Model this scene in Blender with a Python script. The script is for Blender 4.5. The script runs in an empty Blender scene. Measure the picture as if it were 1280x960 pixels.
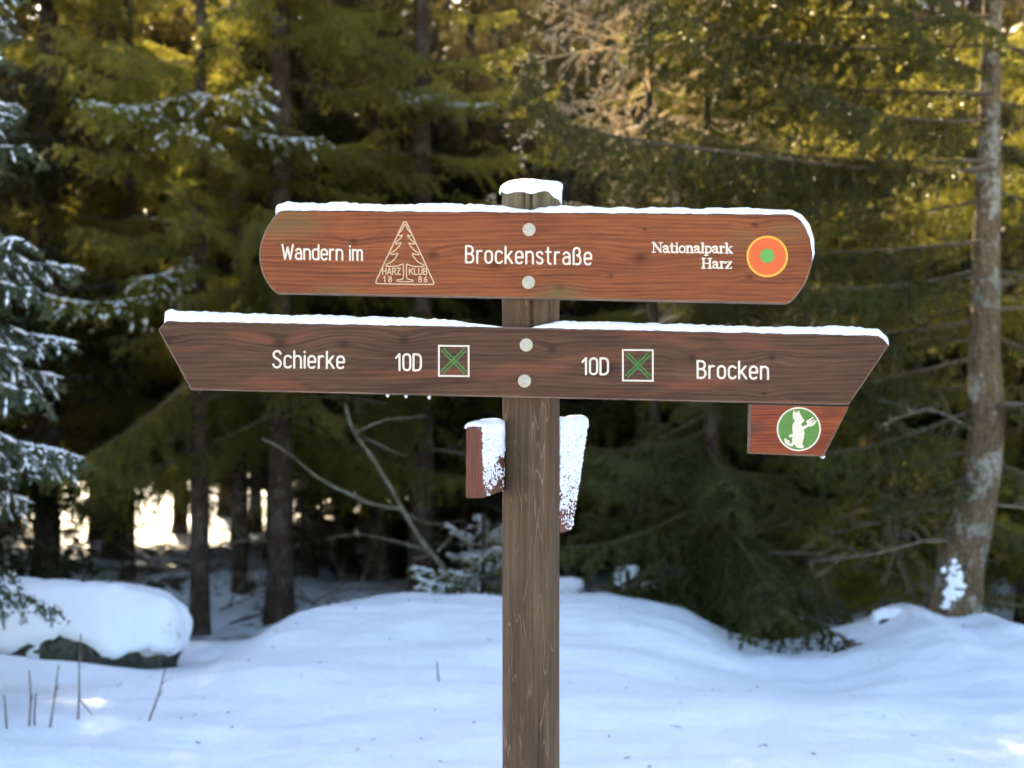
import bpy, math, random
import numpy as np
from mathutils import Vector, Matrix, Euler

# ------------------------------------------------------------------ camera, sky, sun, exposure
scene = bpy.context.scene
C = scene.collection
EYE = 1.6                      # camera height
FPX = 1280 * 50 / 36.0         # focal length in photograph pixels

cam_data = bpy.data.cameras.new('camera')
cam = bpy.data.objects.new('camera', cam_data)
C.objects.link(cam)
cam.location = (0, 0, EYE)
cam.rotation_euler = (math.radians(90), 0, 0)
cam_data.lens = 50
cam_data.sensor_width = 36
cam_data.clip_start = 0.05
cam_data.clip_end = 2000
cam_data.dof.use_dof = True
cam_data.dof.focus_distance = 3.0
cam_data.dof.aperture_fstop = 3.9
scene.camera = cam

SUN_EL, SUN_AZ = math.radians(28), math.radians(-17)      # behind the forest, a little to the left
world = bpy.data.worlds.new('World')
scene.world = world
world.use_nodes = True
wn = world.node_tree
wn.nodes.clear()
sky = wn.nodes.new('ShaderNodeTexSky')
sky.sky_type = 'NISHITA'
sky.sun_disc = False
sky.sun_elevation = SUN_EL
sky.sun_rotation = SUN_AZ
sky.altitude = 800
sky.air_density = 1.0
sky.dust_density = 4.0
sky.ozone_density = 0.6
bg = wn.nodes.new('ShaderNodeBackground')
bg.inputs['Strength'].default_value = 0.15
wo = wn.nodes.new('ShaderNodeOutputWorld')
wn.links.new(sky.outputs[0], bg.inputs[0])
wn.links.new(bg.outputs[0], wo.inputs[0])

sun_data = bpy.data.lights.new('sun', 'SUN')
sun_data.energy = 5.0
sun_data.angle = math.radians(0.53)
sun_data.color = (1.0, 0.80, 0.50)
sun = bpy.data.objects.new('sun', sun_data)
C.objects.link(sun)
SUN_DIR = Vector((math.sin(SUN_AZ) * math.cos(SUN_EL), math.cos(SUN_AZ) * math.cos(SUN_EL), math.sin(SUN_EL)))
sun.rotation_euler = SUN_DIR.to_track_quat('Z', 'Y').to_euler()

vs = scene.view_settings
vs.view_transform = 'Standard'
vs.look = 'None'
vs.gamma = 1.0
vs.use_curve_mapping = False
vs.exposure = 2.1

cy = scene.cycles
cy.use_denoising = True
cy.use_adaptive_sampling = True
cy.adaptive_threshold = 0.05
cy.adaptive_min_samples = 12
cy.max_bounces = 4
cy.diffuse_bounces = 2
cy.glossy_bounces = 2
cy.transmission_bounces = 2
cy.sample_clamp_indirect = 8.0
cy.caustics_reflective = False
cy.caustics_refractive = False

# ------------------------------------------------------------------ helpers
RNG = np.random.default_rng(7)


def px(u, v, d):
    """photograph pixel + distance -> world point"""
    return np.array([(u - 640) / FPX * d, d, EYE - (v - 480) / FPX * d])


class Acc:
    """collects triangles / quads with a material index and links them as one mesh"""

    def __init__(self):
        self.v, self.f3, self.m3, self.f4, self.m4, self.n = [], [], [], [], [], 0

    def add(self, verts, faces, mat=0):
        verts = np.asarray(verts, dtype=np.float64).reshape(-1, 3)
        faces = np.asarray(faces, dtype=np.int64)
        if len(faces) == 0:
            return
        if faces.shape[1] == 3:
            self.f3.append(faces + self.n)
            self.m3.append(np.full(len(faces), mat))
        else:
            self.f4.append(faces + self.n)
            self.m4.append(np.full(len(faces), mat))
        self.v.append(verts)
        self.n += len(verts)

    def merge(self, o, M):
        M = np.array(M)
        V = np.concatenate(o.v)
        V = V @ M[:3, :3].T + M[:3, 3]
        for f, m in zip(o.f3, o.m3):
            self.f3.append(f + self.n)
            self.m3.append(m)
        for f, m in zip(o.f4, o.m4):
            self.f4.append(f + self.n)
            self.m4.append(m)
        self.v.append(V)
        self.n += len(V)

    def mesh(self, name, mats, smooth=True):
        me = bpy.data.meshes.new(name)
        V = np.concatenate(self.v)
        f3 = np.concatenate(self.f3) if self.f3 else np.zeros((0, 3), int)
        f4 = np.concatenate(self.f4) if self.f4 else np.zeros((0, 4), int)
        m = np.concatenate(self.m3 + self.m4)
        me.vertices.add(len(V))
        me.vertices.foreach_set('co', V.ravel())
        loops = np.concatenate([f3.ravel(), f4.ravel()])
        me.loops.add(len(loops))
        me.loops.foreach_set('vertex_index', loops)
        tot = np.concatenate([np.full(len(f3), 3), np.full(len(f4), 4)])
        start = np.concatenate([[0], np.cumsum(tot)[:-1]])
        me.polygons.add(len(tot))
        me.polygons.foreach_set('loop_start', start)
        me.polygons.foreach_set('loop_total', tot)
        for mt in mats:
            me.materials.append(mt)
        me.polygons.foreach_set('material_index', m)
        me.polygons.foreach_set('use_smooth', np.full(len(tot), smooth))
        me.update(calc_edges=True)
        return me


def link(name, data, parent=None, loc=(0, 0, 0), rot=(0, 0, 0), scale=(1, 1, 1)):
    o = bpy.data.objects.new(name, data)
    C.objects.link(o)
    o.parent = parent
    o.location = loc
    o.rotation_euler = rot
    o.scale = scale
    return o


def tag(o, label=None, cat=None, group=None, kind=None):
    if label:
        o['label'] = label
    if cat:
        o['category'] = cat
    if group:
        o['group'] = group
    if kind:
        o['kind'] = kind
    return o


def norm(a):
    return a / np.maximum(np.linalg.norm(a, axis=-1, keepdims=True), 1e-9)


def tube(pts, rad, seg=6, cap=True):
    pts = np.asarray(pts, float)
    n = len(pts)
    rad = np.broadcast_to(np.asarray(rad, float), (n,))
    tan = norm(np.gradient(pts, axis=0))
    ref = np.array([0, 0, 1.0]) if abs(tan[:, 2]).mean() < 0.8 else np.array([0, 1.0, 0])
    a = norm(np.cross(tan, ref))
    b = np.cross(a, tan)
    ang = np.linspace(0, 2 * math.pi, seg, endpoint=False)
    ring = a[:, None, :] * np.cos(ang)[None, :, None] + b[:, None, :] * np.sin(ang)[None, :, None]
    V = pts[:, None, :] + ring * rad[:, None, None]
    V = V.reshape(-1, 3)
    i = np.arange(n - 1)[:, None] * seg
    j = np.arange(seg)[None, :]
    k = (j + 1) % seg
    F = np.stack([i + j, i + k, i + seg + k, i + seg + j], -1).reshape(-1, 4)
    return V, F


OCT_V = np.array([[1, 0, 0], [-1, 0, 0], [0, 1, 0], [0, -1, 0], [0, 0, 1], [0, 0, -1]], float)
OCT_F = np.array([[0, 2, 4], [2, 1, 4], [1, 3, 4], [3, 0, 4], [2, 0, 5], [1, 2, 5], [3, 1, 5], [0, 3, 5]])


def blobs(P, A, ra, rb):
    """elongated lumps: centres P, long axes A, half lengths ra, radii rb"""
    P, A = np.asarray(P), norm(np.asarray(A))
    n = len(P)
    ref = np.where(np.abs(A[:, 2:3]) < 0.9, np.array([[0, 0, 1.0]]), np.array([[0, 1.0, 0]]))
    S = norm(np.cross(A, ref))
    U = np.cross(S, A)
    ra = np.broadcast_to(ra, (n,))[:, None, None]
    rb = np.broadcast_to(rb, (n,))[:, None, None]
    V = P[:, None] + OCT_V[None, :, 0:1] * A[:, None] * ra + OCT_V[None, :, 1:2] * S[:, None] * rb + OCT_V[None, :, 2:3] * U[:, None] * rb
    F = OCT_F[None] + (np.arange(n) * 6)[:, None, None]
    return V.reshape(-1, 3), F.reshape(-1, 3)


_sn = np.random.default_rng(3)
_SW = [(_sn.normal(size=3), _sn.uniform(0, 6.28)) for _ in range(14)]


def wob(p, scale):
    """cheap smooth noise, about -1..1"""
    p = np.asarray(p, float) * scale
    s = 0
    for k, (w, ph) in enumerate(_SW):
        s = s + np.sin(p @ w * (0.7 + 0.16 * k) + ph)
    return s / 4.0


def sstep(a, b, x):
    t = np.clip((x - a) / (b - a), 0, 1)
    return t * t * (3 - 2 * t)


# ------------------------------------------------------------------ materials
class NT:
    def __init__(self, name):
        self.mat = bpy.data.materials.new(name)
        self.mat.use_nodes = True
        self.t = self.mat.node_tree
        self.t.nodes.clear()
        self.out = self.t.nodes.new('ShaderNodeOutputMaterial')

    def n(self, typ, ins=None, **props):
        nd = self.t.nodes.new(typ)
        for k, v in props.items():
            setattr(nd, k, v)
        for k, v in (ins or {}).items():
            if isinstance(v, bpy.types.NodeSocket):
                self.t.links.new(v, nd.inputs[k])
            else:
                nd.inputs[k].default_value = v
        return nd

    def math(self, op, a, b=0.0, c=0.0, clamp=False):
        nd = self.n('ShaderNodeMath', {0: a, 1: b, 2: c}, operation=op)
        nd.use_clamp = clamp
        return nd.outputs[0]

    def noise(self, vec, scale, detail=3, rough=0.55, dist=0.0):
        return self.n('ShaderNodeTexNoise', {'Vector': vec, 'Scale': scale, 'Detail': detail, 'Roughness': rough, 'Distortion': dist}).outputs['Fac']

    def scalev(self, vec, s):
        return self.n('ShaderNodeVectorMath', {0: vec, 1: s}, operation='MULTIPLY').outputs[0]

    def addv(self, vec, s):
        return self.n('ShaderNodeVectorMath', {0: vec, 1: s}, operation='ADD').outputs[0]

    def ramp(self, fac, stops):
        nd = self.n('ShaderNodeValToRGB', {'Fac': fac})
        e = nd.color_ramp.elements
        while len(e) < len(stops):
            e.new(0.5)
        for el, (p, c) in zip(e, stops):
            el.position = p
            el.color = (*c, 1) if len(c) == 3 else c
        return nd.outputs['Color']

    def mix(self, fac, a, b, blend='MIX'):
        nd = self.n('ShaderNodeMix', data_type='RGBA', blend_type=blend)
        for k, v in ((0, fac), (6, a), (7, b)):
            if isinstance(v, bpy.types.NodeSocket):
                self.t.links.new(v, nd.inputs[k])
            else:
                nd.inputs[k].default_value = v if k == 0 else (*v, 1)
        return nd.outputs[2]

    def mapr(self, v, a, b, c=0.0, d=1.0):
        return self.n('ShaderNodeMapRange', {0: v, 1: a, 2: b, 3: c, 4: d}).outputs[0]

    def coord(self, which='Object'):
        return self.n('ShaderNodeTexCoord').outputs[which]

    def sep(self, v):
        return self.n('ShaderNodeSeparateXYZ', {0: v}).outputs

    def comb(self, x, y, z):
        return self.n('ShaderNodeCombineXYZ', {0: x, 1: y, 2: z}).outputs[0]

    def bump(self, h, strength=0.3, dist=0.01):
        return self.n('ShaderNodeBump', {'Height': h, 'Strength': strength, 'Distance': dist}).outputs[0]

    def principled(self, color, rough=0.7, normal=None, spec=0.3, metal=0.0, sss=0.0):
        ins = {'Base Color': color if isinstance(color, bpy.types.NodeSocket) else (*color, 1),
               'Roughness': rough, 'Specular IOR Level': spec, 'Metallic': metal}
        nd = self.n('ShaderNodeBsdfPrincipled', ins)
        if normal is not None:
            self.t.links.new(normal, nd.inputs['Normal'])
        if sss:
            nd.inputs['Subsurface Weight'].default_value = sss
            nd.inputs['Subsurface Radius'].default_value = (0.02, 0.02, 0.025)
            nd.inputs['Subsurface Scale'].default_value = 0.5
        return nd.outputs[0]

    def surf(self, s):
        self.t.links.new(s, self.out.inputs['Surface'])
        return self.mat


def mat_plain(name, col, rough=0.6, metal=0.0, var=0.12, scale=60):
    m = NT(name)
    co = m.coord()
    f = m.noise(co, scale, 3)
    c2 = tuple(max(0, c * (1 - var * 2)) for c in col)
    c3 = tuple(min(1, c * (1 + var)) for c in col)
    return m.surf(m.principled(m.ramp(f, [(0.25, c2), (0.75, c3)]), rough, None, 0.4, metal))


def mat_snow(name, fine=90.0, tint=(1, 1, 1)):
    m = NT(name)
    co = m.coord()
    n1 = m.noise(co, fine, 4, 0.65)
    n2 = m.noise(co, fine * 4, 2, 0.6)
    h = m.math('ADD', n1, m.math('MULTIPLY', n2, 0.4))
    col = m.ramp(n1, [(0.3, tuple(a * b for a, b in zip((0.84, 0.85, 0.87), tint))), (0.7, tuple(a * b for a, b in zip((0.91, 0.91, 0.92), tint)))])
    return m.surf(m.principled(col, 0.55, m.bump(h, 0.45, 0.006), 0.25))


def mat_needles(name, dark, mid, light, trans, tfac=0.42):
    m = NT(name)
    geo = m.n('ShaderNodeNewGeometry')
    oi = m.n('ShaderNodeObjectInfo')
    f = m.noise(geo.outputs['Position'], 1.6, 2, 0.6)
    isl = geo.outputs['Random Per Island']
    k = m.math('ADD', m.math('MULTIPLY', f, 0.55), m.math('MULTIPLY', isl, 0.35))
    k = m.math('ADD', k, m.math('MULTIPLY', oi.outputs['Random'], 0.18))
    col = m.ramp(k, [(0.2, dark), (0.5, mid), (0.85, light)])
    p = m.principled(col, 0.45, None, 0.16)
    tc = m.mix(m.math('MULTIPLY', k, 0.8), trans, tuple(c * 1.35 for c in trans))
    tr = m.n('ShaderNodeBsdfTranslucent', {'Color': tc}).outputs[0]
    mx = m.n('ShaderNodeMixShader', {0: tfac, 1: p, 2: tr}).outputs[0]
    return m.surf(mx)


def mat_bark(name, a, b, c, lichen=0.35):
    m = NT(name)
    co = m.coord()
    v = m.scalev(co, (1, 1, 0.35))
    n1 = m.noise(v, 22, 5, 0.65, 0.6)
    n2 = m.noise(co, 5.5, 4, 0.6)
    vo = m.n('ShaderNodeTexVoronoi', {'Vector': m.scalev(co, (1, 1, 0.55)), 'Scale': 38.0}, feature='DISTANCE_TO_EDGE').outputs[0]
    col = m.ramp(n1, [(0.25, a), (0.55, b), (0.8, c)])
    lic = m.mapr(m.math('ADD', n2, m.math('MULTIPLY', m.math('SUBTRACT', n1, 0.5), 0.3)), 0.50, 0.58, 0, min(1, lichen * 1.7))
    col = m.mix(lic, col, (0.31, 0.30, 0.23))
    dk = m.mapr(m.noise(m.scalev(co, (1, 1, 0.6)), 9.0, 4, 0.7), 0.56, 0.66, 0, lichen * 1.1)
    col = m.mix(dk, col, tuple(x * 0.45 for x in a))
    crack = m.mapr(vo, 0.0, 0.10, 0.75, 0.0)
    col = m.mix(crack, col, tuple(x * 0.35 for x in a))
    h = m.math('ADD', n1, m.math('MINIMUM', vo, 0.25))
    return m.surf(m.principled(col, 0.9, m.bump(h, 0.9, 0.02), 0.15))


def mat_wood(name, stops, knots, freq=60.0, seed=0.0, red=None, algae=None, warp=0.012):
    """flat-sawn stained board: rings along z, pulled aside by the knots"""
    m = NT(name)
    co = m.coord()
    s = m.sep(co)
    x, z = s[0], s[2]
    base = m.comb(m.math('ADD', x, seed), 0.0, z)
    low = m.noise(m.scalev(base, (1.6, 1, 7.0)), 1.0, 2, 0.5)
    g = m.math('ADD', z, m.math('MULTIPLY', m.math('SUBTRACT', low, 0.5), warp * 2))
    kmask = None
    for (kx, kz, r, amp) in knots:
        dx = m.math('MULTIPLY', m.math('SUBTRACT', x, kx), 0.42)
        dz = m.math('SUBTRACT', z, kz)
        d2 = m.math('ADD', m.math('MULTIPLY', dx, dx), m.math('MULTIPLY', dz, dz))
        e = m.math('EXPONENT', m.math('MULTIPLY', d2, -1.0 / (r * r)))
        g = m.math('ADD', g, m.math('MULTIPLY', e, amp * 0.42))
        dx2 = m.math('MULTIPLY', dx, 1.7)
        d3 = m.math('ADD', m.math('MULTIPLY', dx2, dx2), m.math('MULTIPLY', dz, dz))
        e2 = m.math('EXPONENT', m.math('MULTIPLY', d3, -1.0 / (r * r * 0.16)))
        kmask = e2 if kmask is None else m.math('MAXIMUM', kmask, e2)
    gv = m.comb(m.math('MULTIPLY', x, 2.0), 0.0, m.math('MULTIPLY', g, freq))
    fib = m.noise(gv, 2.2, 6, 0.75)
    ring = m.math('SINE', m.math('MULTIPLY', m.math('ADD', g, m.math('MULTIPLY', fib, 0.006)), freq * 13.0))
    ring = m.math('MULTIPLY_ADD', ring, 0.5, 0.5)
    ring = m.math('POWER', ring, 2.2)
    fine = m.noise(m.scalev(base, (14, 1, 420)), 1.0, 3, 0.6)
    k = m.math('ADD', m.math('MULTIPLY', fib, 0.75), m.math('MULTIPLY', m.math('SUBTRACT', ring, 0.4), 0.10))
    k = m.math('ADD', k, m.math('MULTIPLY', m.math('SUBTRACT', fine, 0.5), 0.25))
    blot = m.noise(m.scalev(base, (3.2, 1, 9)), 1.0, 3, 0.6)
    k = m.math('ADD', k, m.math('MULTIPLY', m.math('SUBTRACT', blot, 0.5), 0.3))
    col = m.ramp(k, stops)
    if red:
        rm = m.noise(m.comb(m.math('MULTIPLY', x, 5.5), seed, m.math('MULTIPLY', g, 26)), 1.0, 2, 0.5)
        col = m.mix(m.mapr(rm, 0.56, 0.72, 0, 0.6), col, red)
    if kmask is not None:
        col = m.mix(m.math('MULTIPLY', kmask, 0.75), col, tuple(c * 0.4 for c in stops[0][1]))
    if algae:
        for (ax, az, ar, col2, amt) in algae:
            dx = m.math('MULTIPLY', m.math('SUBTRACT', x, ax), 0.5)
            dz = m.math('SUBTRACT', z, az)
            d = m.math('SQRT', m.math('ADD', m.math('MULTIPLY', dx, dx), m.math('MULTIPLY', dz, dz)))
            an = m.math('ADD', d, m.math('MULTIPLY', m.math('SUBTRACT', m.noise(base, 38, 4, 0.7), 0.5), ar * 1.3))
            col = m.mix(m.mapr(an, ar, ar * 0.3, 0, amt), col, col2)
    chk = m.mapr(m.noise(m.scalev(base, (2.6, 1, 150)), 1.0, 3, 0.55), 0.70, 0.76, 0, 0.6)
    col = m.mix(chk, col, tuple(c * 0.3 for c in stops[0][1]))
    dirt = m.mapr(m.noise(m.scalev(base, (6, 1, 11)), 1.0, 5, 0.7), 0.56, 0.74, 0, 0.35)
    col = m.mix(dirt, col, tuple(c * 0.75 for c in stops[1][1]))
    h = m.math('SUBTRACT', m.math('ADD', m.math('MULTIPLY', fine, 0.6), m.math('MULTIPLY', ring, 0.4)), chk)
    return m.surf(m.principled(col, 0.68, m.bump(h, 0.35, 0.0015), 0.15))


def mat_post():
    m = NT('weathered_post_wood')
    co = m.coord()
    fib = m.noise(m.scalev(co, (120, 120, 2.2)), 1.0, 5, 0.7)
    blot = m.noise(m.scalev(co, (16, 16, 3.0)), 1.0, 4, 0.6)
    low = m.noise(m.addv(m.scalev(co, (15, 15, 2.0)), (3.1, 0, 1.7)), 1.0, 3, 0.55)
    fr = m.math('FRACT', m.math('MULTIPLY', low, 7.5))
    line = m.mapr(m.math('ABSOLUTE', m.math('SUBTRACT', fr, 0.5)), 0.0, 0.055, 1.0, 0.0)
    brk = m.mapr(m.noise(m.scalev(co, (20, 20, 5)), 1.0, 3, 0.7), 0.40, 0.56)
    line = m.math('MULTIPLY', line, brk)
    k = m.math('ADD', m.math('MULTIPLY', fib, 0.55), m.math('MULTIPLY', blot, 0.45))
    col = m.ramp(k, [(0.28, (0.036, 0.021, 0.012)), (0.5, (0.086, 0.052, 0.029)), (0.75, (0.168, 0.108, 0.060))])
    col = m.mix(m.math('MULTIPLY', line, 0.55), col, (0.30, 0.205, 0.135))
    z = m.sep(co)[2]
    topg = m.mapr(m.math('ADD', z, m.math('MULTIPLY', m.math('SUBTRACT', blot, 0.5), 0.06)), 1.93, 1.985, 0, 0.75)
    col = m.mix(topg, col, m.ramp(fib, [(0.3, (0.07, 0.060, 0.030)), (0.7, (0.20, 0.165, 0.085))]))
    gr = m.mapr(m.noise(co, 11, 4, 0.65), 0.6, 0.75, 0, 0.4)
    col = m.mix(gr, col, (0.10, 0.105, 0.045))
    chk = m.mapr(m.noise(m.scalev(co, (95, 95, 0.9)), 1.0, 3, 0.6), 0.66, 0.72, 0, 0.7)
    col = m.mix(chk, col, (0.018, 0.012, 0.008))
    h = m.math('SUBTRACT', m.math('ADD', fib, m.math('MULTIPLY', line, 0.5)), chk)
    return m.surf(m.principled(col, 0.75, m.bump(h, 0.5, 0.003), 0.12))


def mat_ground():
    m = NT('snow_and_forest_floor')
    geo = m.n('ShaderNodeNewGeometry')
    co = geo.outputs['Position']
    s = m.sep(co)
    n1 = m.noise(co, 9, 4, 0.6)
    n2 = m.noise(co, 60, 3, 0.65)
    n3 = m.noise(co, 260, 2, 0.6)
    h = m.math('ADD', m.math('MULTIPLY', n1, 1.2), m.math('ADD', m.math('MULTIPLY', n2, 0.30), m.math('MULTIPLY', n3, 0.10)))
    snow = m.ramp(n2, [(0.3, (0.82, 0.84, 0.87)), (0.7, (0.90, 0.91, 0.93))])
    # thin, broken snow and needle litter under the trees
    big = m.noise(co, 0.75, 4, 0.62)
    under = m.math('MULTIPLY', m.mapr(s[1], 11.0, 12.2), m.mapr(s[1], 27.0, 24.0))
    lit = m.math('MULTIPLY', under, m.mapr(m.math('ADD', big, m.math('MULTIPLY', m.math('SUBTRACT', n1, 0.5), 0.35)), 0.56, 0.61))
    litter = m.ramp(m.noise(co, 45, 4, 0.7), [(0.3, (0.030, 0.022, 0.015)), (0.6, (0.085, 0.060, 0.036)), (0.8, (0.16, 0.11, 0.06))])
    col = m.mix(lit, snow, litter)
    # fallen needles and crumbs of bark on the open snow
    sp = m.n('ShaderNodeTexVoronoi', {'Vector': co, 'Scale': 7.0}).outputs['Distance']
    spk = m.math('MULTIPLY', m.mapr(sp, 0.035, 0.02), m.mapr(m.noise(co, 1.1, 2), 0.5, 0.6))
    col = m.mix(m.math('MULTIPLY', spk, 0.7), col, (0.10, 0.075, 0.05))
    return m.surf(m.principled(col, 0.6, m.bump(h, 0.55, 0.03), 0.2))


M = {}
M['snow'] = mat_snow('fresh_snow')
M['cap'] = mat_snow('warm_lit_snow', tint=(0.84, 0.815, 0.785))  # warmer light on post and board snow put into the tint
M['ground'] = mat_ground()
M['needle'] = mat_needles('spruce_needles', (0.005, 0.008, 0.0025), (0.017, 0.021, 0.005), (0.065, 0.062, 0.014), (0.60, 0.54, 0.075), 0.42)
M['needle_shade'] = mat_needles('shaded_spruce_needles', (0.005, 0.009, 0.003), (0.017, 0.024, 0.006), (0.05, 0.055, 0.014), (0.30, 0.27, 0.04), 0.28)  # shade on the right-hand boughs put into darker, less translucent needles
M['needle_blue'] = mat_needles('frosted_needles', (0.020, 0.034, 0.022), (0.045, 0.066, 0.042), (0.10, 0.125, 0.09), (0.18, 0.19, 0.06), 0.3)
M['needle_far_shade'] = mat_needles('shaded_far_needles', (0.005, 0.007, 0.002), (0.012, 0.014, 0.0035), (0.034, 0.032, 0.008), (0.24, 0.18, 0.028), 0.16)  # shade of the deep stand put into near-black, barely translucent needles
M['bark'] = mat_bark('spruce_bark', (0.030, 0.018, 0.011), (0.065, 0.042, 0.027), (0.12, 0.08, 0.053), 0.08)
M['bark_grey'] = mat_bark('lichen_bark', (0.075, 0.047, 0.024), (0.16, 0.108, 0.058), (0.26, 0.195, 0.115), 0.45)
M['twig'] = mat_plain('twig_wood', (0.10, 0.07, 0.045), 0.9)
M['dead'] = mat_plain('dead_twig_wood', (0.19, 0.145, 0.10), 0.9)
M['straw'] = mat_plain('pale_larch_twigs', (0.50, 0.40, 0.25), 0.7)
M['stalk'] = mat_plain('dry_stalk', (0.13, 0.10, 0.075), 0.9)
M['stone'] = mat_bark('mossy_stone', (0.03, 0.03, 0.022), (0.07, 0.065, 0.045), (0.12, 0.11, 0.08), 0.1)
M['post'] = mat_post()
M['white'] = mat_plain('cream_paint', (0.66, 0.555, 0.415), 0.6, var=0.08, scale=420)
M['cream'] = mat_plain('yellowed_paint', (0.55, 0.38, 0.21), 0.6, var=0.1, scale=300)
M['green'] = mat_plain('green_paint', (0.085, 0.19, 0.02), 0.55, scale=200)
M['xgreen'] = mat_plain('bright_green_paint', (0.04, 0.17, 0.025), 0.55, scale=200)
M['park_green'] = mat_plain('park_green_paint', (0.10, 0.29, 0.04), 0.5, var=0.05, scale=200)
M['orange'] = mat_plain('orange_paint', (0.60, 0.088, 0.005), 0.5, var=0.05, scale=200)
M['yellow'] = mat_plain('amber_paint', (0.78, 0.33, 0.022), 0.5, var=0.05, scale=200)
M['zinc'] = mat_plain('painted_washer', (0.47, 0.40, 0.28), 0.45, 0.15, 0.12, 90)
M['bolt'] = mat_plain('zinc_bolt', (0.45, 0.44, 0.38), 0.4, 0.5, 0.2, 200)

# ------------------------------------------------------------------ ground
_cu = np.array([-2600, -400, 0, 120, 240, 300, 340, 380, 430, 520, 640, 760, 850, 905, 960, 1010, 1080, 1120, 1160, 1200, 1245, 1290, 1400, 2200, 4000])
_cv = np.array([790, 800, 806, 810, 812, 806, 790, 766, 757, 750, 748, 752, 775, 800, 806, 797, 776, 757, 765, 754, 770, 795, 780, 770, 770])


def ground_z(x, y):
    x = np.asarray(x, float)
    y = np.asarray(y, float)
    P = np.stack([x, y, np.zeros_like(x)], -1)
    n_big = wob(P, 0.55)
    n_mid = wob(P + 5.3, 1.3)
    yc = 10.0 + 0.35 * wob(P * np.array([1, 0, 0]), 0.6)
    zc = EYE - 10.0 * (np.interp(x / 10.0 * FPX + 640, _cu, _cv) - 480) / FPX
    near = 0.055 * n_big + 0.034 * n_mid + 0.008 * wob(P + 2.2, 3.4)
    Q = P * np.array([0.55, 1.5, 1])
    near = near + (0.016 * wob(Q + 3.1, 2.6) + 0.008 * wob(Q + 7.7, 6.0) + 0.0035 * wob(P + 1.3, 15.0)) * sstep(16, 12, y)
    z = near * sstep(14, 9, y) + zc * sstep(6.2, 10.0, y)
    zf = -0.5 + 0.10 * n_big + 0.06 * n_mid
    drop = sstep(yc, yc + 1.7, y)
    z = z * (1 - drop) + zf * drop
    z = z + 0.13 * np.exp(-((x + 2.9) / 0.95) ** 2 - ((y - 8.45) / 0.42) ** 2)      # drift against the stone
    hill = np.clip(y - 58, 0, 150)
    return z + 0.30 * hill * sstep(0, 25, hill)


def build_ground():
    def axis(lo, hi, step, far, n):
        mid = np.arange(lo, hi + 1e-6, step)
        k = np.geomspace(step, far, n)
        return np.concatenate([(lo - np.cumsum(k))[::-1], mid, hi + np.cumsum(k)])
    xs = axis(-6, 6, 0.06, 60, 40)
    ys = axis(1.0, 15, 0.06, 60, 40)
    X, Y = np.meshgrid(xs, ys)
    Z = ground_z(X, Y)
    V = np.stack([X, Y, Z], -1).reshape(-1, 3)
    nx, ny = len(xs), len(ys)
    i = np.arange(ny - 1)[:, None] * nx
    j = np.arange(nx - 1)[None, :]
    F = np.stack([i + j, i + j + 1, i + nx + j + 1, i + nx + j], -1).reshape(-1, 4)
    a = Acc()
    a.add(V, F)
    o = link('ground', a.mesh('ground', [M['ground']]))
    tag(o, 'uneven snow-covered ground rising to a low bank at the forest edge', kind='structure')


build_ground()

# ------------------------------------------------------------------ signpost
DS = 3.0                                   # front plane of the boards
PX0, PY0 = (663.5 - 640) / FPX * 3.085, 3.085
PR = 35.6 / FPX * 3.085
root = link('signpost', None, None, (PX0, PY0, 0.0))
tag(root, 'wooden trail signpost with two long brown boards capped with snow', 'signpost')


def loc(u, v, d=DS):
    p = px(u, v, d)
    return np.array([p[0] - PX0, p[1] - PY0, p[2]])


def post_mesh():
    a = Acc()
    seg = 120
    zs = np.concatenate([np.linspace(-0.45, 1.15, 60), np.linspace(1.16, 2.0, 60), [2.012, 2.020, 2.024]])
    ang = np.linspace(0, 2 * math.pi, seg, endpoint=False)
    V = []
    for q, z in enumerate(zs):
        r = PR * (1 + 0.010 * np.sin(3 * ang + z * 2) + 0.006 * np.sin(7 * ang + z * 5))
        if z > 2.005:
            r = r - (z - 2.005) ** 2 * 18
        # drying cracks on the front (angle -90 deg is towards the viewer)
        for (a0, w, dep, z0, z1) in ((-math.pi / 2 + 0.03, 0.034, 0.022, 1.50, 2.4), (-math.pi / 2 + 0.48, 0.026, 0.012, 1.86, 2.4), (-math.pi / 2 - 0.22, 0.02, 0.010, 1.9, 2.4)):
            k = float(sstep(z0, z0 + 0.12, z))
            aa = a0 + 0.05 * math.sin(z * 9)
            dd = np.abs((ang - aa + math.pi) % (2 * math.pi) - math.pi)
            r = r - dep * k * np.clip(1 - dd / (w * 1.4), 0, 1)
        V.append(np.stack([r * np.cos(ang), r * np.sin(ang), np.full(seg, z)], -1))
    V = np.concatenate(V)
    n = len(zs)
    i = np.arange(n - 1)[:, None] * seg
    j = np.arange(seg)[None, :]
    F = np.stack([i + j, i + (j + 1) % seg, i + seg + (j + 1) % seg, i + seg + j], -1).reshape(-1, 4)
    a.add(V, F)
    top = (n - 1) * seg
    a.add(np.concatenate([V[top:], [[0, 0, zs[-1]]]]), [[k, (k + 1) % seg, seg] for k in range(seg)])
    return a.mesh('post', [M['post']])


post = link('post', post_mesh(), root)


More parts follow.
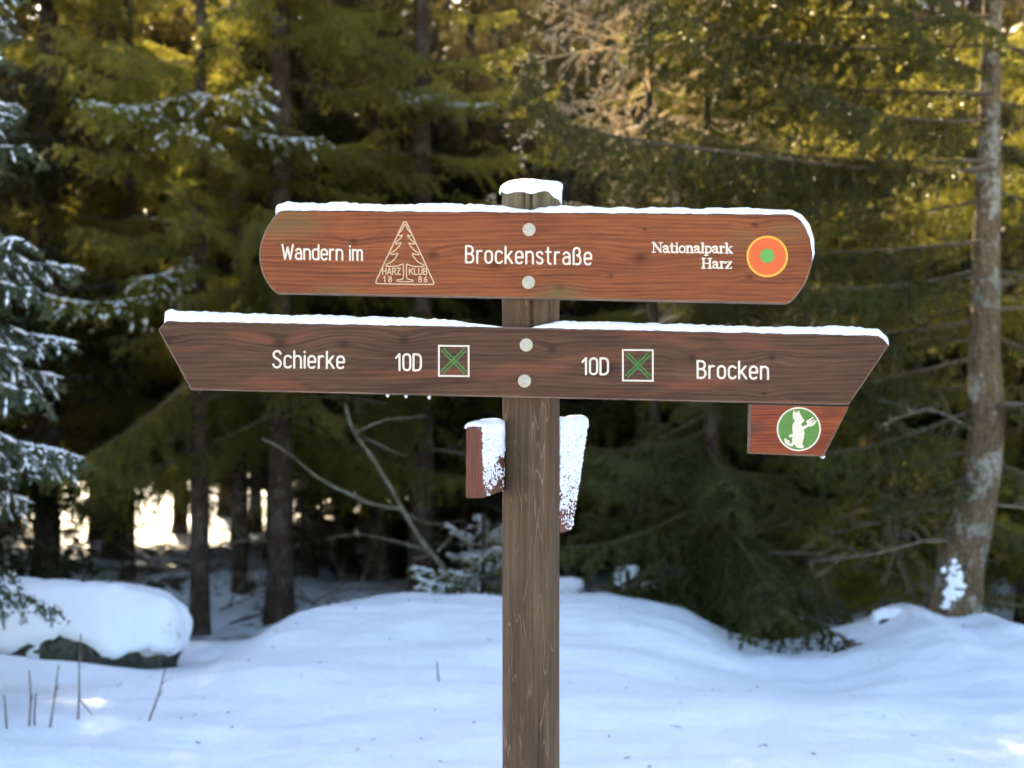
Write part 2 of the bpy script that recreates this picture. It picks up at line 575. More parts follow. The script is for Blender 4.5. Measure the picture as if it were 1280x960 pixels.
def snow_cap_mesh():
    a = Acc()
    seg, rings = 72, 16
    ang = np.linspace(0, 2 * math.pi, seg, endpoint=False)
    V = []
    for q in range(rings + 1):
        t = q / rings
        if t < 0.3:                       # skirt hanging over the rim
            s = t / 0.3
            droop = 0.011 + 0.003 * np.sin(ang * 3 + 0.6) + 0.0025 * np.sin(ang * 7) + 0.020 * np.clip(np.cos(ang), 0, 1) ** 3
            r = PR * np.full(seg, 1.035 + 0.05 * math.sin(s * math.pi * 0.5))
            z = 2.020 - droop * (1 - s)
        else:
            s = (t - 0.3) / 0.7
            c = max(0.0, 1 - s ** 1.0)
            r = PR * 1.085 * np.full(seg, (1 - s ** 2.2))
            z = 2.020 + 0.019 * np.full(seg, (1 - c ** 3.2)) + 0.003 * np.sin(ang * 3 + 1) * (1 - s)
        r = r * (1 + 0.02 * np.sin(ang * 4 + 1.3) + 0.012 * np.sin(ang * 9))
        V.append(np.stack([r * np.cos(ang), r * np.sin(ang), z], -1))
    V = np.concatenate(V)
    V = V + 0.0015 * wob(V, 90)[:, None]
    i = np.arange(rings)[:, None] * seg
    j = np.arange(seg)[None, :]
    F = np.stack([i + j, i + (j + 1) % seg, i + seg + (j + 1) % seg, i + seg + j], -1).reshape(-1, 4)
    a.add(V, F)
    return a.mesh('snow_cap', [M['cap']])


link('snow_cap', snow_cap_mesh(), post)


def board_mesh(name, outline, y0, y1, mat, edge=None, bev=0.0035):
    """outline: list of (x, z) clockwise or not; front at y0, back at y1, chamfered front edge"""
    P = np.array(outline)
    c = P.mean(0)
    n = len(P)
    nxt = np.roll(P, -1, 0) - P
    prv = P - np.roll(P, 1, 0)
    t = norm(norm(nxt) + norm(prv))
    area = 0.5 * np.sum(P[:, 0] * np.roll(P[:, 1], -1) - np.roll(P[:, 0], -1) * P[:, 1])
    nrm = np.stack([t[:, 1], -t[:, 0]], -1) * (1 if area > 0 else -1)
    inner = P - nrm * bev
    a = Acc()

    def ring(Q, y):
        return np.stack([Q[:, 0], np.full(n, y), Q[:, 1]], -1)
    V = np.concatenate([ring(inner, y0), ring(P, y0 + bev), ring(P, y1 - bev), ring(inner, y1)])
    F = []
    for r in range(3):
        for k in range(n):
            F.append([r * n + k, r * n + (k + 1) % n, (r + 1) * n + (k + 1) % n, (r + 1) * n + k])
    me = bpy.data.meshes.new(name)
    faces = [list(f) for f in F] + [list(range(n)), list(range(4 * n - 1, 3 * n - 1, -1))]
    me.from_pydata([tuple(v) for v in V], [], faces)
    me.materials.append(mat)
    if edge:
        me.materials.append(edge)
        for k, p in enumerate(me.polygons):
            p.material_index = 1 if k < 3 * n else 0
    me.update()
    import bmesh
    bm = bmesh.new()
    bm.from_mesh(me)
    bmesh.ops.recalc_face_normals(bm, faces=bm.faces)
    bm.to_mesh(me)
    bm.free()
    return me


def flat(pts, d=DS):
    return [tuple(loc(u, v, d)[[0, 2]]) for (u, v) in pts]


def smooth_path(pts, n=10, closed=False):
    P = np.array(pts, float)
    m = len(P)
    out = []
    rng = range(m if closed else m - 1)
    for i in rng:
        if closed:
            a, b, c, d = P[(i - 1) % m], P[i], P[(i + 1) % m], P[(i + 2) % m]
        else:
            a, b, c, d = P[max(i - 1, 0)], P[i], P[i + 1], P[min(i + 2, m - 1)]
        for k in range(n):
            t = k / n
            out.append(0.5 * ((2 * b) + (-a + c) * t + (2 * a - 5 * b + 4 * c - d) * t * t + (-a + 3 * b - 3 * c + d) * t ** 3))
    if not closed:
        out.append(P[-1])
    return np.array(out)


Y0 = DS - PY0                                # front face of boards in signpost space
THICK = 0.034
UP = [(352, 262)] + [tuple(p) for p in smooth_path([(348, 264), (334, 283), (326, 302), (323.5, 319), (327, 340), (336, 357), (346, 367)], 5)] \
    + [(700, 374)] + [(984, 380)] + [tuple(p) for p in smooth_path([(989, 378), (1003, 361), (1012, 341), (1016.5, 321), (1013, 298), (1005, 280), (993, 269)], 5)] + [(988, 267.5)]
LOW = [(197.5, 412), (207, 400.5), (660, 409), (1100, 419), (1112, 431), (1061, 506.5), (650, 497), (238.5, 487.5)]
PLATE = [(937.5, 505.0), (1062, 507.8), (1030, 571), (936.5, 567)]


def k_at(u, v, r, amp):
    p = loc(u, v)
    return (float(p[0]), float(p[2]), r, amp)


RED = [(0.22, (0.105, 0.030, 0.011)), (0.42, (0.220, 0.064, 0.021)), (0.60, (0.300, 0.095, 0.030)), (0.82, (0.38, 0.145, 0.05))]
BRN = [(0.22, (0.040, 0.018, 0.010)), (0.42, (0.092, 0.043, 0.022)), (0.60, (0.138, 0.069, 0.036)), (0.82, (0.20, 0.110, 0.061))]
RDP = [(0.22, (0.11, 0.024, 0.010)), (0.45, (0.24, 0.056, 0.018)), (0.62, (0.34, 0.088, 0.026)), (0.85, (0.40, 0.13, 0.05))]
kU = [k_at(442, 302, 0.016, 0.02), k_at(541, 318, 0.020, 0.026), k_at(943, 281, 0.014, 0.016), k_at(937, 346, 0.013, -0.016), k_at(806, 286, 0.008, 0.01), k_at(800, 322, 0.03, 0.03), k_at(763, 345, 0.01, 0.012), k_at(700, 360, 0.02, -0.02), k_at(620, 330, 0.03, 0.022)]
kL = [k_at(210, 425, 0.02, 0.03), k_at(350, 428, 0.03, 0.035), k_at(430, 430, 0.026, -0.03), k_at(505, 425, 0.022, 0.035), k_at(690, 437, 0.018, 0.03), k_at(865, 447, 0.018, 0.03), k_at(965, 447, 0.016, -0.03), k_at(955, 492, 0.012, 0.02), k_at(760, 460, 0.03, 0.02)]


def alg(u, v, r, col, amt):
    p = loc(u, v)
    return (float(p[0]), float(p[2]), r, col, amt)


OLIVE = (0.12, 0.105, 0.035)
M['upper'] = mat_wood('red_brown_board', RED, kU, 55, 1.3, None, [alg(358, 278, 0.05, OLIVE, 0.42), alg(700, 372, 0.035, OLIVE, 0.55), alg(420, 366, 0.03, OLIVE, 0.35), alg(985, 290, 0.03, OLIVE, 0.3), alg(930, 300, 0.03, OLIVE, 0.25)])
M['lower'] = mat_wood('dark_brown_board', BRN, kL, 50, 4.7, (0.19, 0.058, 0.026), None, 0.018)
M['plate'] = mat_wood('orange_red_plate', RDP, [], 70, 9.1, None, [alg(940, 535, 0.02, (0.075, 0.032, 0.022), 0.7), alg(1040, 515, 0.014, (0.10, 0.03, 0.02), 0.6)])
M['edge'] = mat_wood('pale_board_edge', [(0.2, (0.10, 0.06, 0.04)), (0.5, (0.20, 0.13, 0.09)), (0.8, (0.34, 0.25, 0.18))], [], 40, 2.2)

upper = link('sign_board', board_mesh('upper_board', flat(UP), Y0, Y0 + THICK, M['upper'], M['edge']), root)
upper['label'] = 'upper red-brown board with rounded ends'
lower = link('sign_board', board_mesh('lower_board', flat(LOW), Y0, Y0 + THICK, M['lower'], M['edge']), root)
lower['label'] = 'lower dark brown board with slanted arrow ends'
plate = link('sign_plate', board_mesh('plate', flat(PLATE), Y0 + 0.0015, Y0 + THICK - 0.004, M['plate'], M['edge']), root)
plate['label'] = 'small orange-red plate under the right end of the lower board'


def strokes_mesh(name, polys, mat, width, depth=0.0005, y=Y0):
    """polys: list of (pixel polyline, width factor, closed) -> low raised paint lines"""
    a = Acc()
    parts = []
    for pts, wf, closed in polys:                 # break lines at sharp corners
        P = np.array([loc(u, v)[[0, 2]] for (u, v) in pts])
        if closed:
            parts.append((P, wf, True))
            continue
        d = norm(np.diff(P, axis=0))
        cut = [0] + [k + 1 for k in range(len(d) - 1) if d[k] @ d[k + 1] < 0.2] + [len(P) - 1]
        for c0, c1 in zip(cut[:-1], cut[1:]):
            parts.append((P[c0:c1 + 1], wf, False))
    for item in parts:
        P, wf, closed = item
        keep = [0]
        for k in range(1, len(P)):
            if np.linalg.norm(P[k] - P[keep[-1]]) > 1e-5:
                keep.append(k)
        P = P[keep]
        if closed and np.linalg.norm(P[0] - P[-1]) < 1e-5:
            P = P[:-1]
        n = len(P)
        w = width * wf * 0.5
        if n == 1:
            P = np.array([P[0] - [1e-4, 0], P[0] + [1e-4, 0]])
            n = 2
        if closed:
            t = norm(norm(np.roll(P, -1, 0) - P) + norm(P - np.roll(P, 1, 0)))
            mit = 1 / np.clip((t * norm(P - np.roll(P, 1, 0))).sum(1), 0.6, 1)
        else:
            d = norm(np.diff(P, axis=0))
            t = norm(np.concatenate([d[:1], d[:-1] + d[1:], d[-1:]]))
        nr = np.stack([-t[:, 1], t[:, 0]], -1)
        # rounded ends
        if not closed:
            P = np.concatenate([[P[0] - t[0] * w * 0.9], [P[0] - t[0] * w * 0.55], P, [P[-1] + t[-1] * w * 0.55], [P[-1] + t[-1] * w * 0.9]])
            nr = np.concatenate([nr[:1], nr[:1], nr, nr[-1:], nr[-1:]])
            ww = np.concatenate([[0.3, 0.8], np.ones(n), [0.8, 0.3]]) * w
        else:
            ww = w * mit
        prof = [(-1, 0.1), (-0.75, -0.8), (0, -1.0), (0.75, -0.8), (1, 0.1)]
        V = np.stack([np.stack([P[:, 0] + nr[:, 0] * ww * c, np.full(len(P), y + depth * dy), P[:, 1] + nr[:, 1] * ww * c], -1) for c, dy in prof], 1).reshape(-1, 3)
        m = len(P)
        F = []
        for i in range(m if closed else m - 1):
            i2 = (i + 1) % m
            for j in range(4):
                F.append([i * 5 + j, i * 5 + j + 1, i2 * 5 + j + 1, i2 * 5 + j])
        a.add(V, F)
    return a.mesh(name, [mat])


def arc(cx, cy, rx, ry, a0, a1, n=10):
    t = np.radians(np.linspace(a0, a1, n))
    return [(cx + rx * math.cos(q), cy + ry * math.sin(q)) for q in t]


def sm(pts, n=6):
    return [tuple(p) for p in smooth_path(pts, n)]


XH = 0.72
W_ = 0.42


def bowl(w=W_, h=XH, r=0.21):
    return arc(w / 2, h - r, w / 2, r, 0, 180) + arc(w / 2, r, w / 2, r, 180, 360) + [(w, h - r)]


G = {
    'o': (W_, [bowl()]),
    'a': (W_, [arc(.21, .52, .19, .2, 155, 0) + [(.42, 0)], [(.42, .42), (.19, .42)] + arc(.19, .21, .19, .21, 90, 270) + [(.27, 0.01), (.42, .1)]]),
    'n': (W_, [[(0, 0), (0, XH)], [(0, .5)] + arc(.21, .5, .21, .22, 180, 0) + [(.42, 0)]]),
    'm': (.66, [[(0, 0), (0, XH)], [(0, .52)] + arc(.165, .54, .165, .18, 180, 0) + [(.33, 0)], [(.33, .52)] + arc(.495, .54, .165, .18, 180, 0) + [(.66, 0)]]),
    'd': (W_, [[(.42, 1), (.42, 0)], [(.42, .5)] + arc(.21, .51, .21, .21, 0, 180) + arc(.21, .21, .21, .21, 180, 360)]),
    'e': (W_, [[(0, .36), (.42, .36), (.42, .5)] + arc(.21, .51, .21, .21, 0, 180) + arc(.21, .21, .21, .21, 180, 320)]),
    'r': (.28, [[(0, 0), (0, XH)], [(0, .48)] + arc(.2, .5, .2, .22, 180, 70)]),
    'i': (.02, [[(0.01, 0), (0.01, XH)], [(0.01, .94), (.01, .97)]]),
    'W': (.76, [[(0, 1), (.19, 0), (.38, .82), (.57, 0), (.76, 1)]]),
    'B': (.47, [[(.24, .53), (0, .53), (0, 1), (.22, 1)] + arc(.22, .765, .21, .235, 90, -90) + [], [(0, .53), (0, 0), (.24, 0)] + arc(.24, .265, .23, .265, -90, 90)]),
    'c': (.38, [arc(.21, .51, .21, .21, 30, 180) + arc(.21, .21, .21, .21, 180, 330)]),
    'k': (.42, [[(0, 0), (0, 1)], [(.38, XH), (0, .27)], [(.13, .42), (.42, 0)]]),
    's': (.38, [sm([(.36, .6), (.28, .70), (.16, .71), (.04, .64), (.03, .5), (.12, .40), (.26, .34), (.36, .24), (.36, .11), (.26, .02), (.12, .01), (.01, .11)])]),
    't': (.3, [[(.1, .98), (.1, .16)] + arc(.26, .16, .16, .16, 180, 275, 6), [(-.03, XH), (.28, XH)]]),
    'ß': (.46, [[(0, 0), (0, .78)] + arc(.2, .78, .2, .22, 180, 0) + sm([(.4, .72), (.33, .58), (.22, .54)])[1:] + sm([(.22, .54), (.38, .46), (.45, .28), (.40, .09), (.27, 0), (.14, .02)])[1:]]),
    'S': (.48, [sm([(.46, .84), (.36, .97), (.20, .99), (.06, .9), (.03, .74), (.12, .60), (.28, .51), (.42, .40), (.47, .25), (.40, .07), (.24, .0), (.09, .05), (.0, .18)])]),
    'h': (W_, [[(0, 0), (0, 1)], [(0, .5)] + arc(.21, .5, .21, .22, 180, 0) + [(.42, 0)]]),
    '1': (.26, [[(0, .76), (.22, 1), (.22, 0)]]),
    '0': (.44, [bowl(.44, 1, .22)]),
    'D': (.46, [[(0, 0), (0, 1), (.22, 1)] + arc(.22, .72, .24, .28, 90, 0) + arc(.22, .28, .24, .28, 0, -90) + [(0, 0)]]),
    'H': (.5, [[(0, 0), (0, 1)], [(.5, 0), (.5, 1)], [(0, .5), (.5, .5)]]),
    'A': (.56, [[(0, 0), (.28, 1), (.56, 0)], [(.1, .3), (.46, .3)]]),
    'R': (.48, [[(0, 0), (0, 1), (.24, 1)] + arc(.24, .75, .22, .25, 90, -90) + [(0, .5)], [(.22, .5), (.48, 0)]]),
    'Z': (.48, [[(0, 1), (.48, 1), (0, 0), (.48, 0)]]),
    'K': (.5, [[(0, 0), (0, 1)], [(.48, 1), (0, .4)], [(.17, .6), (.5, 0)]]),
    'L': (.4, [[(0, 1), (0, 0), (.4, 0)]]),
    'U': (.48, [[(0, 1), (0, .24)] + arc(.24, .24, .24, .24, 180, 360) + [(.48, 1)]]),
    '8': (.44, [arc(.22, .76, .19, .24, 0, 360, 18), arc(.22, .26, .22, .26, 0, 360, 18)]),
    '6': (.44, [sm([(.36, 1), (.12, .72), (.01, .4), (.02, .2)]) + arc(.22, .24, .21, .24, 190, 540, 18)]),
}
# bold roman lettering: (advance, [(polyline, width factor), ...])
S_ = 1.6
T_ = 0.85
GS = {
    'N': (.74, [([(.12, 0), (.12, 1)], T_), ([(.12, 1), (.62, 0.02)], S_), ([(.62, 0), (.62, 1)], T_), ([(0, 0), (.26, 0)], T_), ([(0, 1), (.16, 1)], T_), ([(.5, 1), (.76, 1)], T_)]),
    'a': (.46, [(sm([(.04, .56), (.14, .66), (.28, .63), (.33, .5)]) + [(.33, .06), (.44, .02)], S_), (sm([(.33, .4), (.12, .34), (.03, .17), (.11, .02), (.24, .05), (.33, .16)]), 1.1)]),
    't': (.34, [([(.14, .9), (.14, .12)] + arc(.26, .12, .12, .1, 180, 290, 5), S_), ([(0, .66), (.32, .66)], T_)]),
    'i': (.24, [([(.12, 0), (.12, .66)], S_), ([(0, 0), (.24, 0)], T_), ([(.02, .66), (.12, .66)], T_), ([(.12, .93), (.12, .95)], S_)]),
    'o': (.46, [(arc(.23, .33, .2, .33, 0, 360, 20), 1.3)]),
    'n': (.54, [([(.12, 0), (.12, .66)], S_), ([(.12, .5)] + arc(.27, .5, .15, .16, 160, 0, 8) + [(.42, 0)], S_), ([(0, 0), (.24, 0)], T_), ([(.32, 0), (.54, 0)], T_), ([(.0, .66), (.12, .66)], T_)]),
    'l': (.24, [([(.12, 0), (.12, 1)], S_), ([(0, 0), (.24, 0)], T_), ([(.0, 1), (.12, 1)], T_)]),
    'p': (.5, [([(.1, -.26), (.1, .66)], S_), (arc(.25, .33, .2, .33, 150, -150, 16), 1.3), ([(-.02, -.26), (.24, -.26)], T_), ([(-.02, .66), (.1, .66)], T_)]),
    'r': (.38, [([(.12, 0), (.12, .66)], S_), ([(.12, .48)] + arc(.26, .5, .14, .16, 170, 60, 6), 1.2), ([(0, 0), (.26, 0)], T_), ([(.0, .66), (.12, .66)], T_), ([(.33, .6), (.34, .59)], S_)]),
    'k': (.52, [([(.12, 0), (.12, 1)], S_), ([(.42, .66), (.13, .3)], T_), ([(.22, .42), (.44, 0)], S_), ([(0, 0), (.24, 0)], T_), ([(.36, 0), (.54, 0)], T_), ([(.34, .66), (.5, .66)], T_), ([(0, 1), (.12, 1)], T_)]),
    'H': (.74, [([(.14, 0), (.14, 1)], S_), ([(.60, 0), (.60, 1)], S_), ([(.14, .5), (.6, .5)], T_), ([(0, 0), (.28, 0)], T_), ([(0, 1), (.28, 1)], T_), ([(.46, 0), (.74, 0)], T_), ([(.46, 1), (.74, 1)], T_)]),
    'z': (.42, [([(.02, .66), (.38, .66)], T_), ([(.38, .66), (.03, .02)], S_), ([(.02, 0), (.4, 0)], T_), ([(.02, .66), (.02, .52)], T_), ([(.4, 0), (.4, .14)], T_)]),
}


def text_polys(text, u0, u1, vb, cap, slope=0.0, gap=0.2, font=G, serif=False, space=0.34):
    """lay out lettering between pixels u0..u1 on baseline vb with cap height (px)"""
    x, out = 0.0, []
    for ch in text:
        if ch == ' ':
            x += space
            continue
        adv, ps = font[ch]
        for p in ps:
            pts, wf = p if serif else (p, 1.0)
            out.append(([(q[0] + x, q[1]) for q in pts], wf))
        x += adv + gap
    x -= gap
    s = (u1 - u0) / x
    res = []
    for pts, wf in out:
        res.append(([(u0 + q[0] * s, vb + (q[0] * s) * slope - q[1] * cap) for q in pts], wf, False))
    return res


PXM = DS / FPX
SL_U, SL_L = 0.014, 0.0125


def lettering(parent, text, u0, u1, vb, cap, slope, width, mat='white', **kw):
    o = link('lettering', strokes_mesh('lettering', text_polys(text, u0, u1, vb, cap, slope, **kw), M[mat], width * PXM), parent)
    return o


lettering(upper, 'Wandern im', 353, 452.5, 323.6, 17.8, 0.016, 2.5)
lettering(upper, 'Brockenstraße', 582.5, 739, 328, 20.5, 0.017, 2.7, gap=0.24)
lettering(upper, 'Nationalpark', 815, 915.5, 315.2, 12.0, 0.010, 1.75, font=GS, serif=True, gap=0.03)
lettering(upper, 'Harz', 877, 914.5, 335.0, 12.0, 0.010, 1.75, font=GS, serif=True, gap=0.06)
lettering(lower, 'Schierke', 341.5, 430, 459.2, 20.5, 0.012, 2.8, gap=0.22)
lettering(lower, '10D', 495, 526, 462.6, 20.0, 0.012, 2.8)
lettering(lower, '10D', 728, 760, 467.6, 20.0, 0.012, 2.8)
lettering(lower, 'Brocken', 872, 960, 472.3, 21, 0.014, 2.9, gap=0.23)


def rot_pts(pts, c, k):
    return [(u, v + (u - c) * k) for (u, v) in pts]


def tree_badge():
    P = []
    P.append((smooth_closed_tri(), 1.0, True))
    left = [(505.8, 280.5), (502.0, 287.5), (497.8, 292.5), (500.2, 295.0), (502.8, 294.0), (501.5, 297), (495.0, 303.0), (494.5, 305.0), (498.0, 304.6), (501.0, 303.4), (499.0, 307.5), (493.5, 313.5), (488.2, 316.8), (489.8, 318.2), (493.5, 317.8), (497.2, 317.0), (495.0, 321.5), (489.5, 327.5), (482.8, 330.8), (483.2, 332.8), (488.5, 333.0), (496, 332.6), (503.4, 330.2), (504.2, 332), (504.2, 346.0), (502.2, 348.8), (496.4, 350.0), (497.2, 351.6), (506.5, 352.0)]
    cx = 506.2
    right = [(2 * cx - u, v) for (u, v) in left[::-1]]
    tree = sm(left, 3) + sm(right, 3)[1:]
    P.append((rot_pts(tree, 506, 0.010), 0.95, False))
    return P


def smooth_closed_tri():
    a = [(503.6, 279.4)] + [(504.6, 277.7), (506.2, 277.2), (507.8, 277.8), (508.8, 279.5)]
    b = [(541.6, 351.6), (542.6, 353.6), (541.6, 355.2), (539.6, 355.6)]
    c = [(472.4, 354.6), (470.2, 354.0), (469.6, 352.4), (470.4, 350.4)]
    return a + b + c


link('emblem', strokes_mesh('tree_emblem', tree_badge(), M['cream'], 1.55 * PXM), upper)
small = text_polys('HARZ', 478.4, 500.4, 342.6, 7.6, 0.008, gap=0.22) + text_polys('KLUB', 511.8, 533.6, 342.8, 7.6, 0.008, gap=0.22) \
    + text_polys('18', 479.2, 489.5, 352.2, 6.6, 0.0, gap=0.55) + text_polys('86', 523.4, 533.8, 352.4, 6.6, 0.0, gap=0.42)
link('lettering', strokes_mesh('badge_lettering', small, M['cream'], 1.45 * PXM), upper)


def disc_mesh(name, u, v, r, y, mat, h=0.0006, r_in=0.0, seg=56):
    c = loc(u, v)
    a = Acc()
    ang = np.linspace(0, 2 * math.pi, seg, endpoint=False)
    rr = r * PXM
    rings = [(rr, 0.0), (rr, -h * 0.7), (rr * 0.985, -h)]
    rings += [(r_in * PXM * 1.015, -h), (r_in * PXM, -h * 0.7), (r_in * PXM, 0.0)] if r_in else []
    V = np.concatenate([np.stack([c[0] + q * np.cos(ang), np.full(seg, y + dy), c[2] + q * np.sin(ang)], -1) for q, dy in rings])
    n = len(rings)
    i = np.arange(n - 1)[:, None] * seg
    j = np.arange(seg)[None, :]
    F = np.stack([i + j, i + (j + 1) % seg, i + seg + (j + 1) % seg, i + seg + j], -1).reshape(-1, 4)
    a.add(V, F)
    if not r_in:
        base = V[(n - 1) * seg:]
        a.add(np.concatenate([base, [[c[0], y - h, c[2]]]]), [[k, (k + 1) % seg, seg] for k in range(seg)])
    return a.mesh(name, [mat], smooth=False)


link('emblem_disc', disc_mesh('park_disc', 959, 320.5, 24.4, Y0, M['orange']), upper)
link('emblem_ring', disc_mesh('park_ring', 959, 320.5, 26.0, Y0, M['yellow'], 0.0009, 23.2), upper)
link('emblem_dot', disc_mesh('park_dot', 958.8, 319.8, 9.0, Y0 - 0.0006, M['park_green'], 0.0005), upper)

for (u0, v0, u1, v1) in ((548.6, 432.4, 585.8, 470.0), (778.6, 437.6, 816.0, 475.8)):
    cx = (u0 + u1) / 2
    link('mark_frame', strokes_mesh('mark_frame', [(rot_pts([(u0, v0), (u1, v0), (u1, v1), (u0, v1)], cx, 0.012), 1, True)], M['white'], 2.3 * PXM), lower)
    X = []
    for off in (-1.35, 1.35):
        X.append((rot_pts([(u0 + 5 + off, v0 + 5 - off), (u1 - 4.5 + off, v1 - 5 - off)], cx, 0.012), 1, False))
        X.append((rot_pts([(u1 - 5 + off, v0 + 5 + off), (u0 + 4.5 + off, v1 - 5 + off)], cx, 0.012), 1, False))
    link('cross_mark', strokes_mesh('cross_mark', X, M['xgreen'], 2.0 * PXM), lower)

link('emblem_disc', disc_mesh('figure_disc', 998.6, 536.4, 26.4, Y0 + 0.0015, M['green'], 0.0006), plate)
link('emblem_ring', disc_mesh('figure_ring', 998.6, 536.4, 27.6, Y0 + 0.0015, M['white'], 0.0010, 25.6), plate)


def poly_mesh(name, pts, y, h, mat):
    from mathutils.geometry import tessellate_polygon
    P = [loc(u, v) for (u, v) in pts]
    n = len(P)
    V = [(p[0], y - h, p[2]) for p in P] + [(p[0], y + 0.0002, p[2]) for p in P]
    tri = tessellate_polygon([[Vector((p[0], p[2], 0)) for p in P]])
    F = [tuple(t) for t in tri] + [(k, (k + 1) % n, n + (k + 1) % n, n + k) for k in range(n)]
    me = bpy.data.meshes.new(name)
    me.from_pydata(V, [], F)
    me.materials.append(mat)
    me.update()
    return me


def zp(x, y):                      # close-up pixel of the emblem -> photograph pixel
    return (930 + x * 140 / 1280, 490 + y * 140 / 1280)


fig = [(568, 205), (590, 232), (612, 232), (628, 205), (636, 240), (655, 268), (672, 300), (692, 326), (682, 342), (668, 348), (655, 380), (675, 392), (700, 382), (730, 366), (712, 345), (718, 328),
       (770, 296), (792, 286), (797, 296), (757, 326), (764, 333), (806, 312), (812, 320), (770, 350), (776, 358), (826, 320), (832, 330), (800, 378), (770, 394), (735, 398), (702, 418), (684, 428), (692, 470),
       (682, 540), (664, 590), (682, 620), (680, 642), (640, 642), (600, 632), (584, 606), (572, 596), (560, 618), (528, 620), (494, 606), (470, 580), (462, 545), (470, 526), (500, 548), (526, 560), (520, 582), (540, 586), (552, 570), (548, 540), (558, 518), (540, 516), (526, 524), (512, 508), (518, 490), (545, 478), (560, 478), (553, 420), (556, 370), (572, 340), (584, 332), (562, 305), (556, 265)]
link('emblem_figure', poly_mesh('emblem_figure', [zp(*p) for p in fig], Y0 + 0.0015, 0.0011, M['white']), plate)


def bolt_meshes(r=8.2):
    seg = 40
    ang = np.linspace(0, 2 * math.pi, seg, endpoint=False)

    def lathe(prof, s):
        a = Acc()
        t = ang[::seg // s] if s < seg else ang
        n = len(t)
        V = np.concatenate([np.stack([q * np.cos(t), np.full(n, -h), q * np.sin(t)], -1) for q, h in prof])
        m = len(prof)
        i = np.arange(m - 1)[:, None] * n
        j = np.arange(n)[None, :]
        a.add(V, np.stack([i + j, i + (j + 1) % n, i + n + (j + 1) % n, i + n + j], -1).reshape(-1, 4))
        b = V[(m - 1) * n:]
        a.add(np.concatenate([b, [b.mean(0)]]), [[k, (k + 1) % n, n] for k in range(n)])
        return a
    w = lathe([(r * PXM, -0.002), (r * PXM, 0.002), (r * 0.9 * PXM, 0.0034), (r * 0.5 * PXM, 0.0042), (r * 0.46 * PXM, 0.0042)], 40)
    h = lathe([(r * 0.44 * PXM, 0.002), (r * 0.44 * PXM, 0.006), (r * 0.36 * PXM, 0.0075), (r * 0.22 * PXM, 0.0075), (r * 0.2 * PXM, 0.005), (r * 0.02 * PXM, 0.005)], 8)
    a = Acc()
    a.merge(w, Matrix.Identity(4))
    for f, mm in zip(h.f3, h.m3):
        mm[:] = 1
    for f, mm in zip(h.f4, h.m4):
        mm[:] = 1
    a.merge(h, Matrix.Identity(4))
    return a.mesh('bolt', [M['zinc'], M['bolt']], smooth=False)


bolt_me = bolt_meshes()
for (u, v, par) in ((661.3, 287.0, upper), (660.6, 353.0, upper), (657.8, 431.2, lower), (655.6, 476.2, lower)):
    p = loc(u, v)
    link('bolt', bolt_me, par, (p[0], Y0, p[2]), (0, RNG.uniform(0, 3), 0))


def snow_strip(name, path, hts, y0, y1, seed=0, step=0.004):
    """ridge of snow lying along an edge; path in pixels, hts = thickness in pixels at each path point"""
    P = np.array([loc(u, v)[[0, 2]] for (u, v) in path])
    H = np.array(hts) * PXM
    d = np.concatenate([[0], np.cumsum(np.linalg.norm(np.diff(P, axis=0), axis=1))])
    n = max(8, int(d[-1] / step))
    s = np.linspace(0, d[-1], n)
    Q = np.stack([np.interp(s, d, P[:, 0]), np.interp(s, d, P[:, 1])], -1)
    h = np.interp(s, d, H)
    t = norm(np.gradient(Q, axis=0))
    for _ in range(4):
        t = norm(np.concatenate([t[:1], (t[:-2] + t[1:-1] * 2 + t[2:]) / 4, t[-1:]]))
    nr = np.stack([-t[:, 1], t[:, 0]], -1)
    nr[nr[:, 1] < -0.2] *= -1
    g = 13
    th = np.linspace(0, math.pi, g)
    ex = np.sign(np.cos(th)) * np.abs(np.cos(th)) ** 0.55
    ez = np.sin(th) ** 0.6
    yc, hw = (y0 + y1) / 2, (y1 - y0) / 2
    S3 = np.stack([s * 1.0, np.full(n, seed * 3.7), np.zeros(n)], -1)
    hn = h * (1 + 0.13 * wob(S3, 22) + 0.08 * wob(S3, 60) + 0.06 * wob(S3, 160)) + 0.0006 * wob(S3, 210) * (h > 0.002)
    hn = np.clip(hn, 0.0002, None)
    env = np.sqrt(np.clip(np.minimum(s, d[-1] - s) / 0.008, 0, 1))
    hn = hn * np.maximum(env, 0.03)
    V = np.zeros((n, g, 3))
    fray = 0.0018 * wob(S3 + 9, 60)
    V[:, :, 1] = yc - ex[None] * (hw + 0.0015 + fray[:, None])
    off = -0.0012 + hn[:, None] * ez[None]
    V[:, :, 0] = Q[:, 0:1] + nr[:, 0:1] * off
    V[:, :, 2] = Q[:, 1:2] + nr[:, 1:2] * off
    V = V.reshape(-1, 3)
    V = V + 0.0008 * wob(V, 150)[:, None] * np.array([0.3, 0.6, 1.0])
    i = np.arange(n - 1)[:, None] * g
    j = np.arange(g - 1)[None, :]
    F = np.stack([i + j, i + j + 1, i + g + j + 1, i + g + j], -1).reshape(-1, 4)
    a = Acc()
    a.add(V, F)
    return a.mesh(name, [M['cap']])


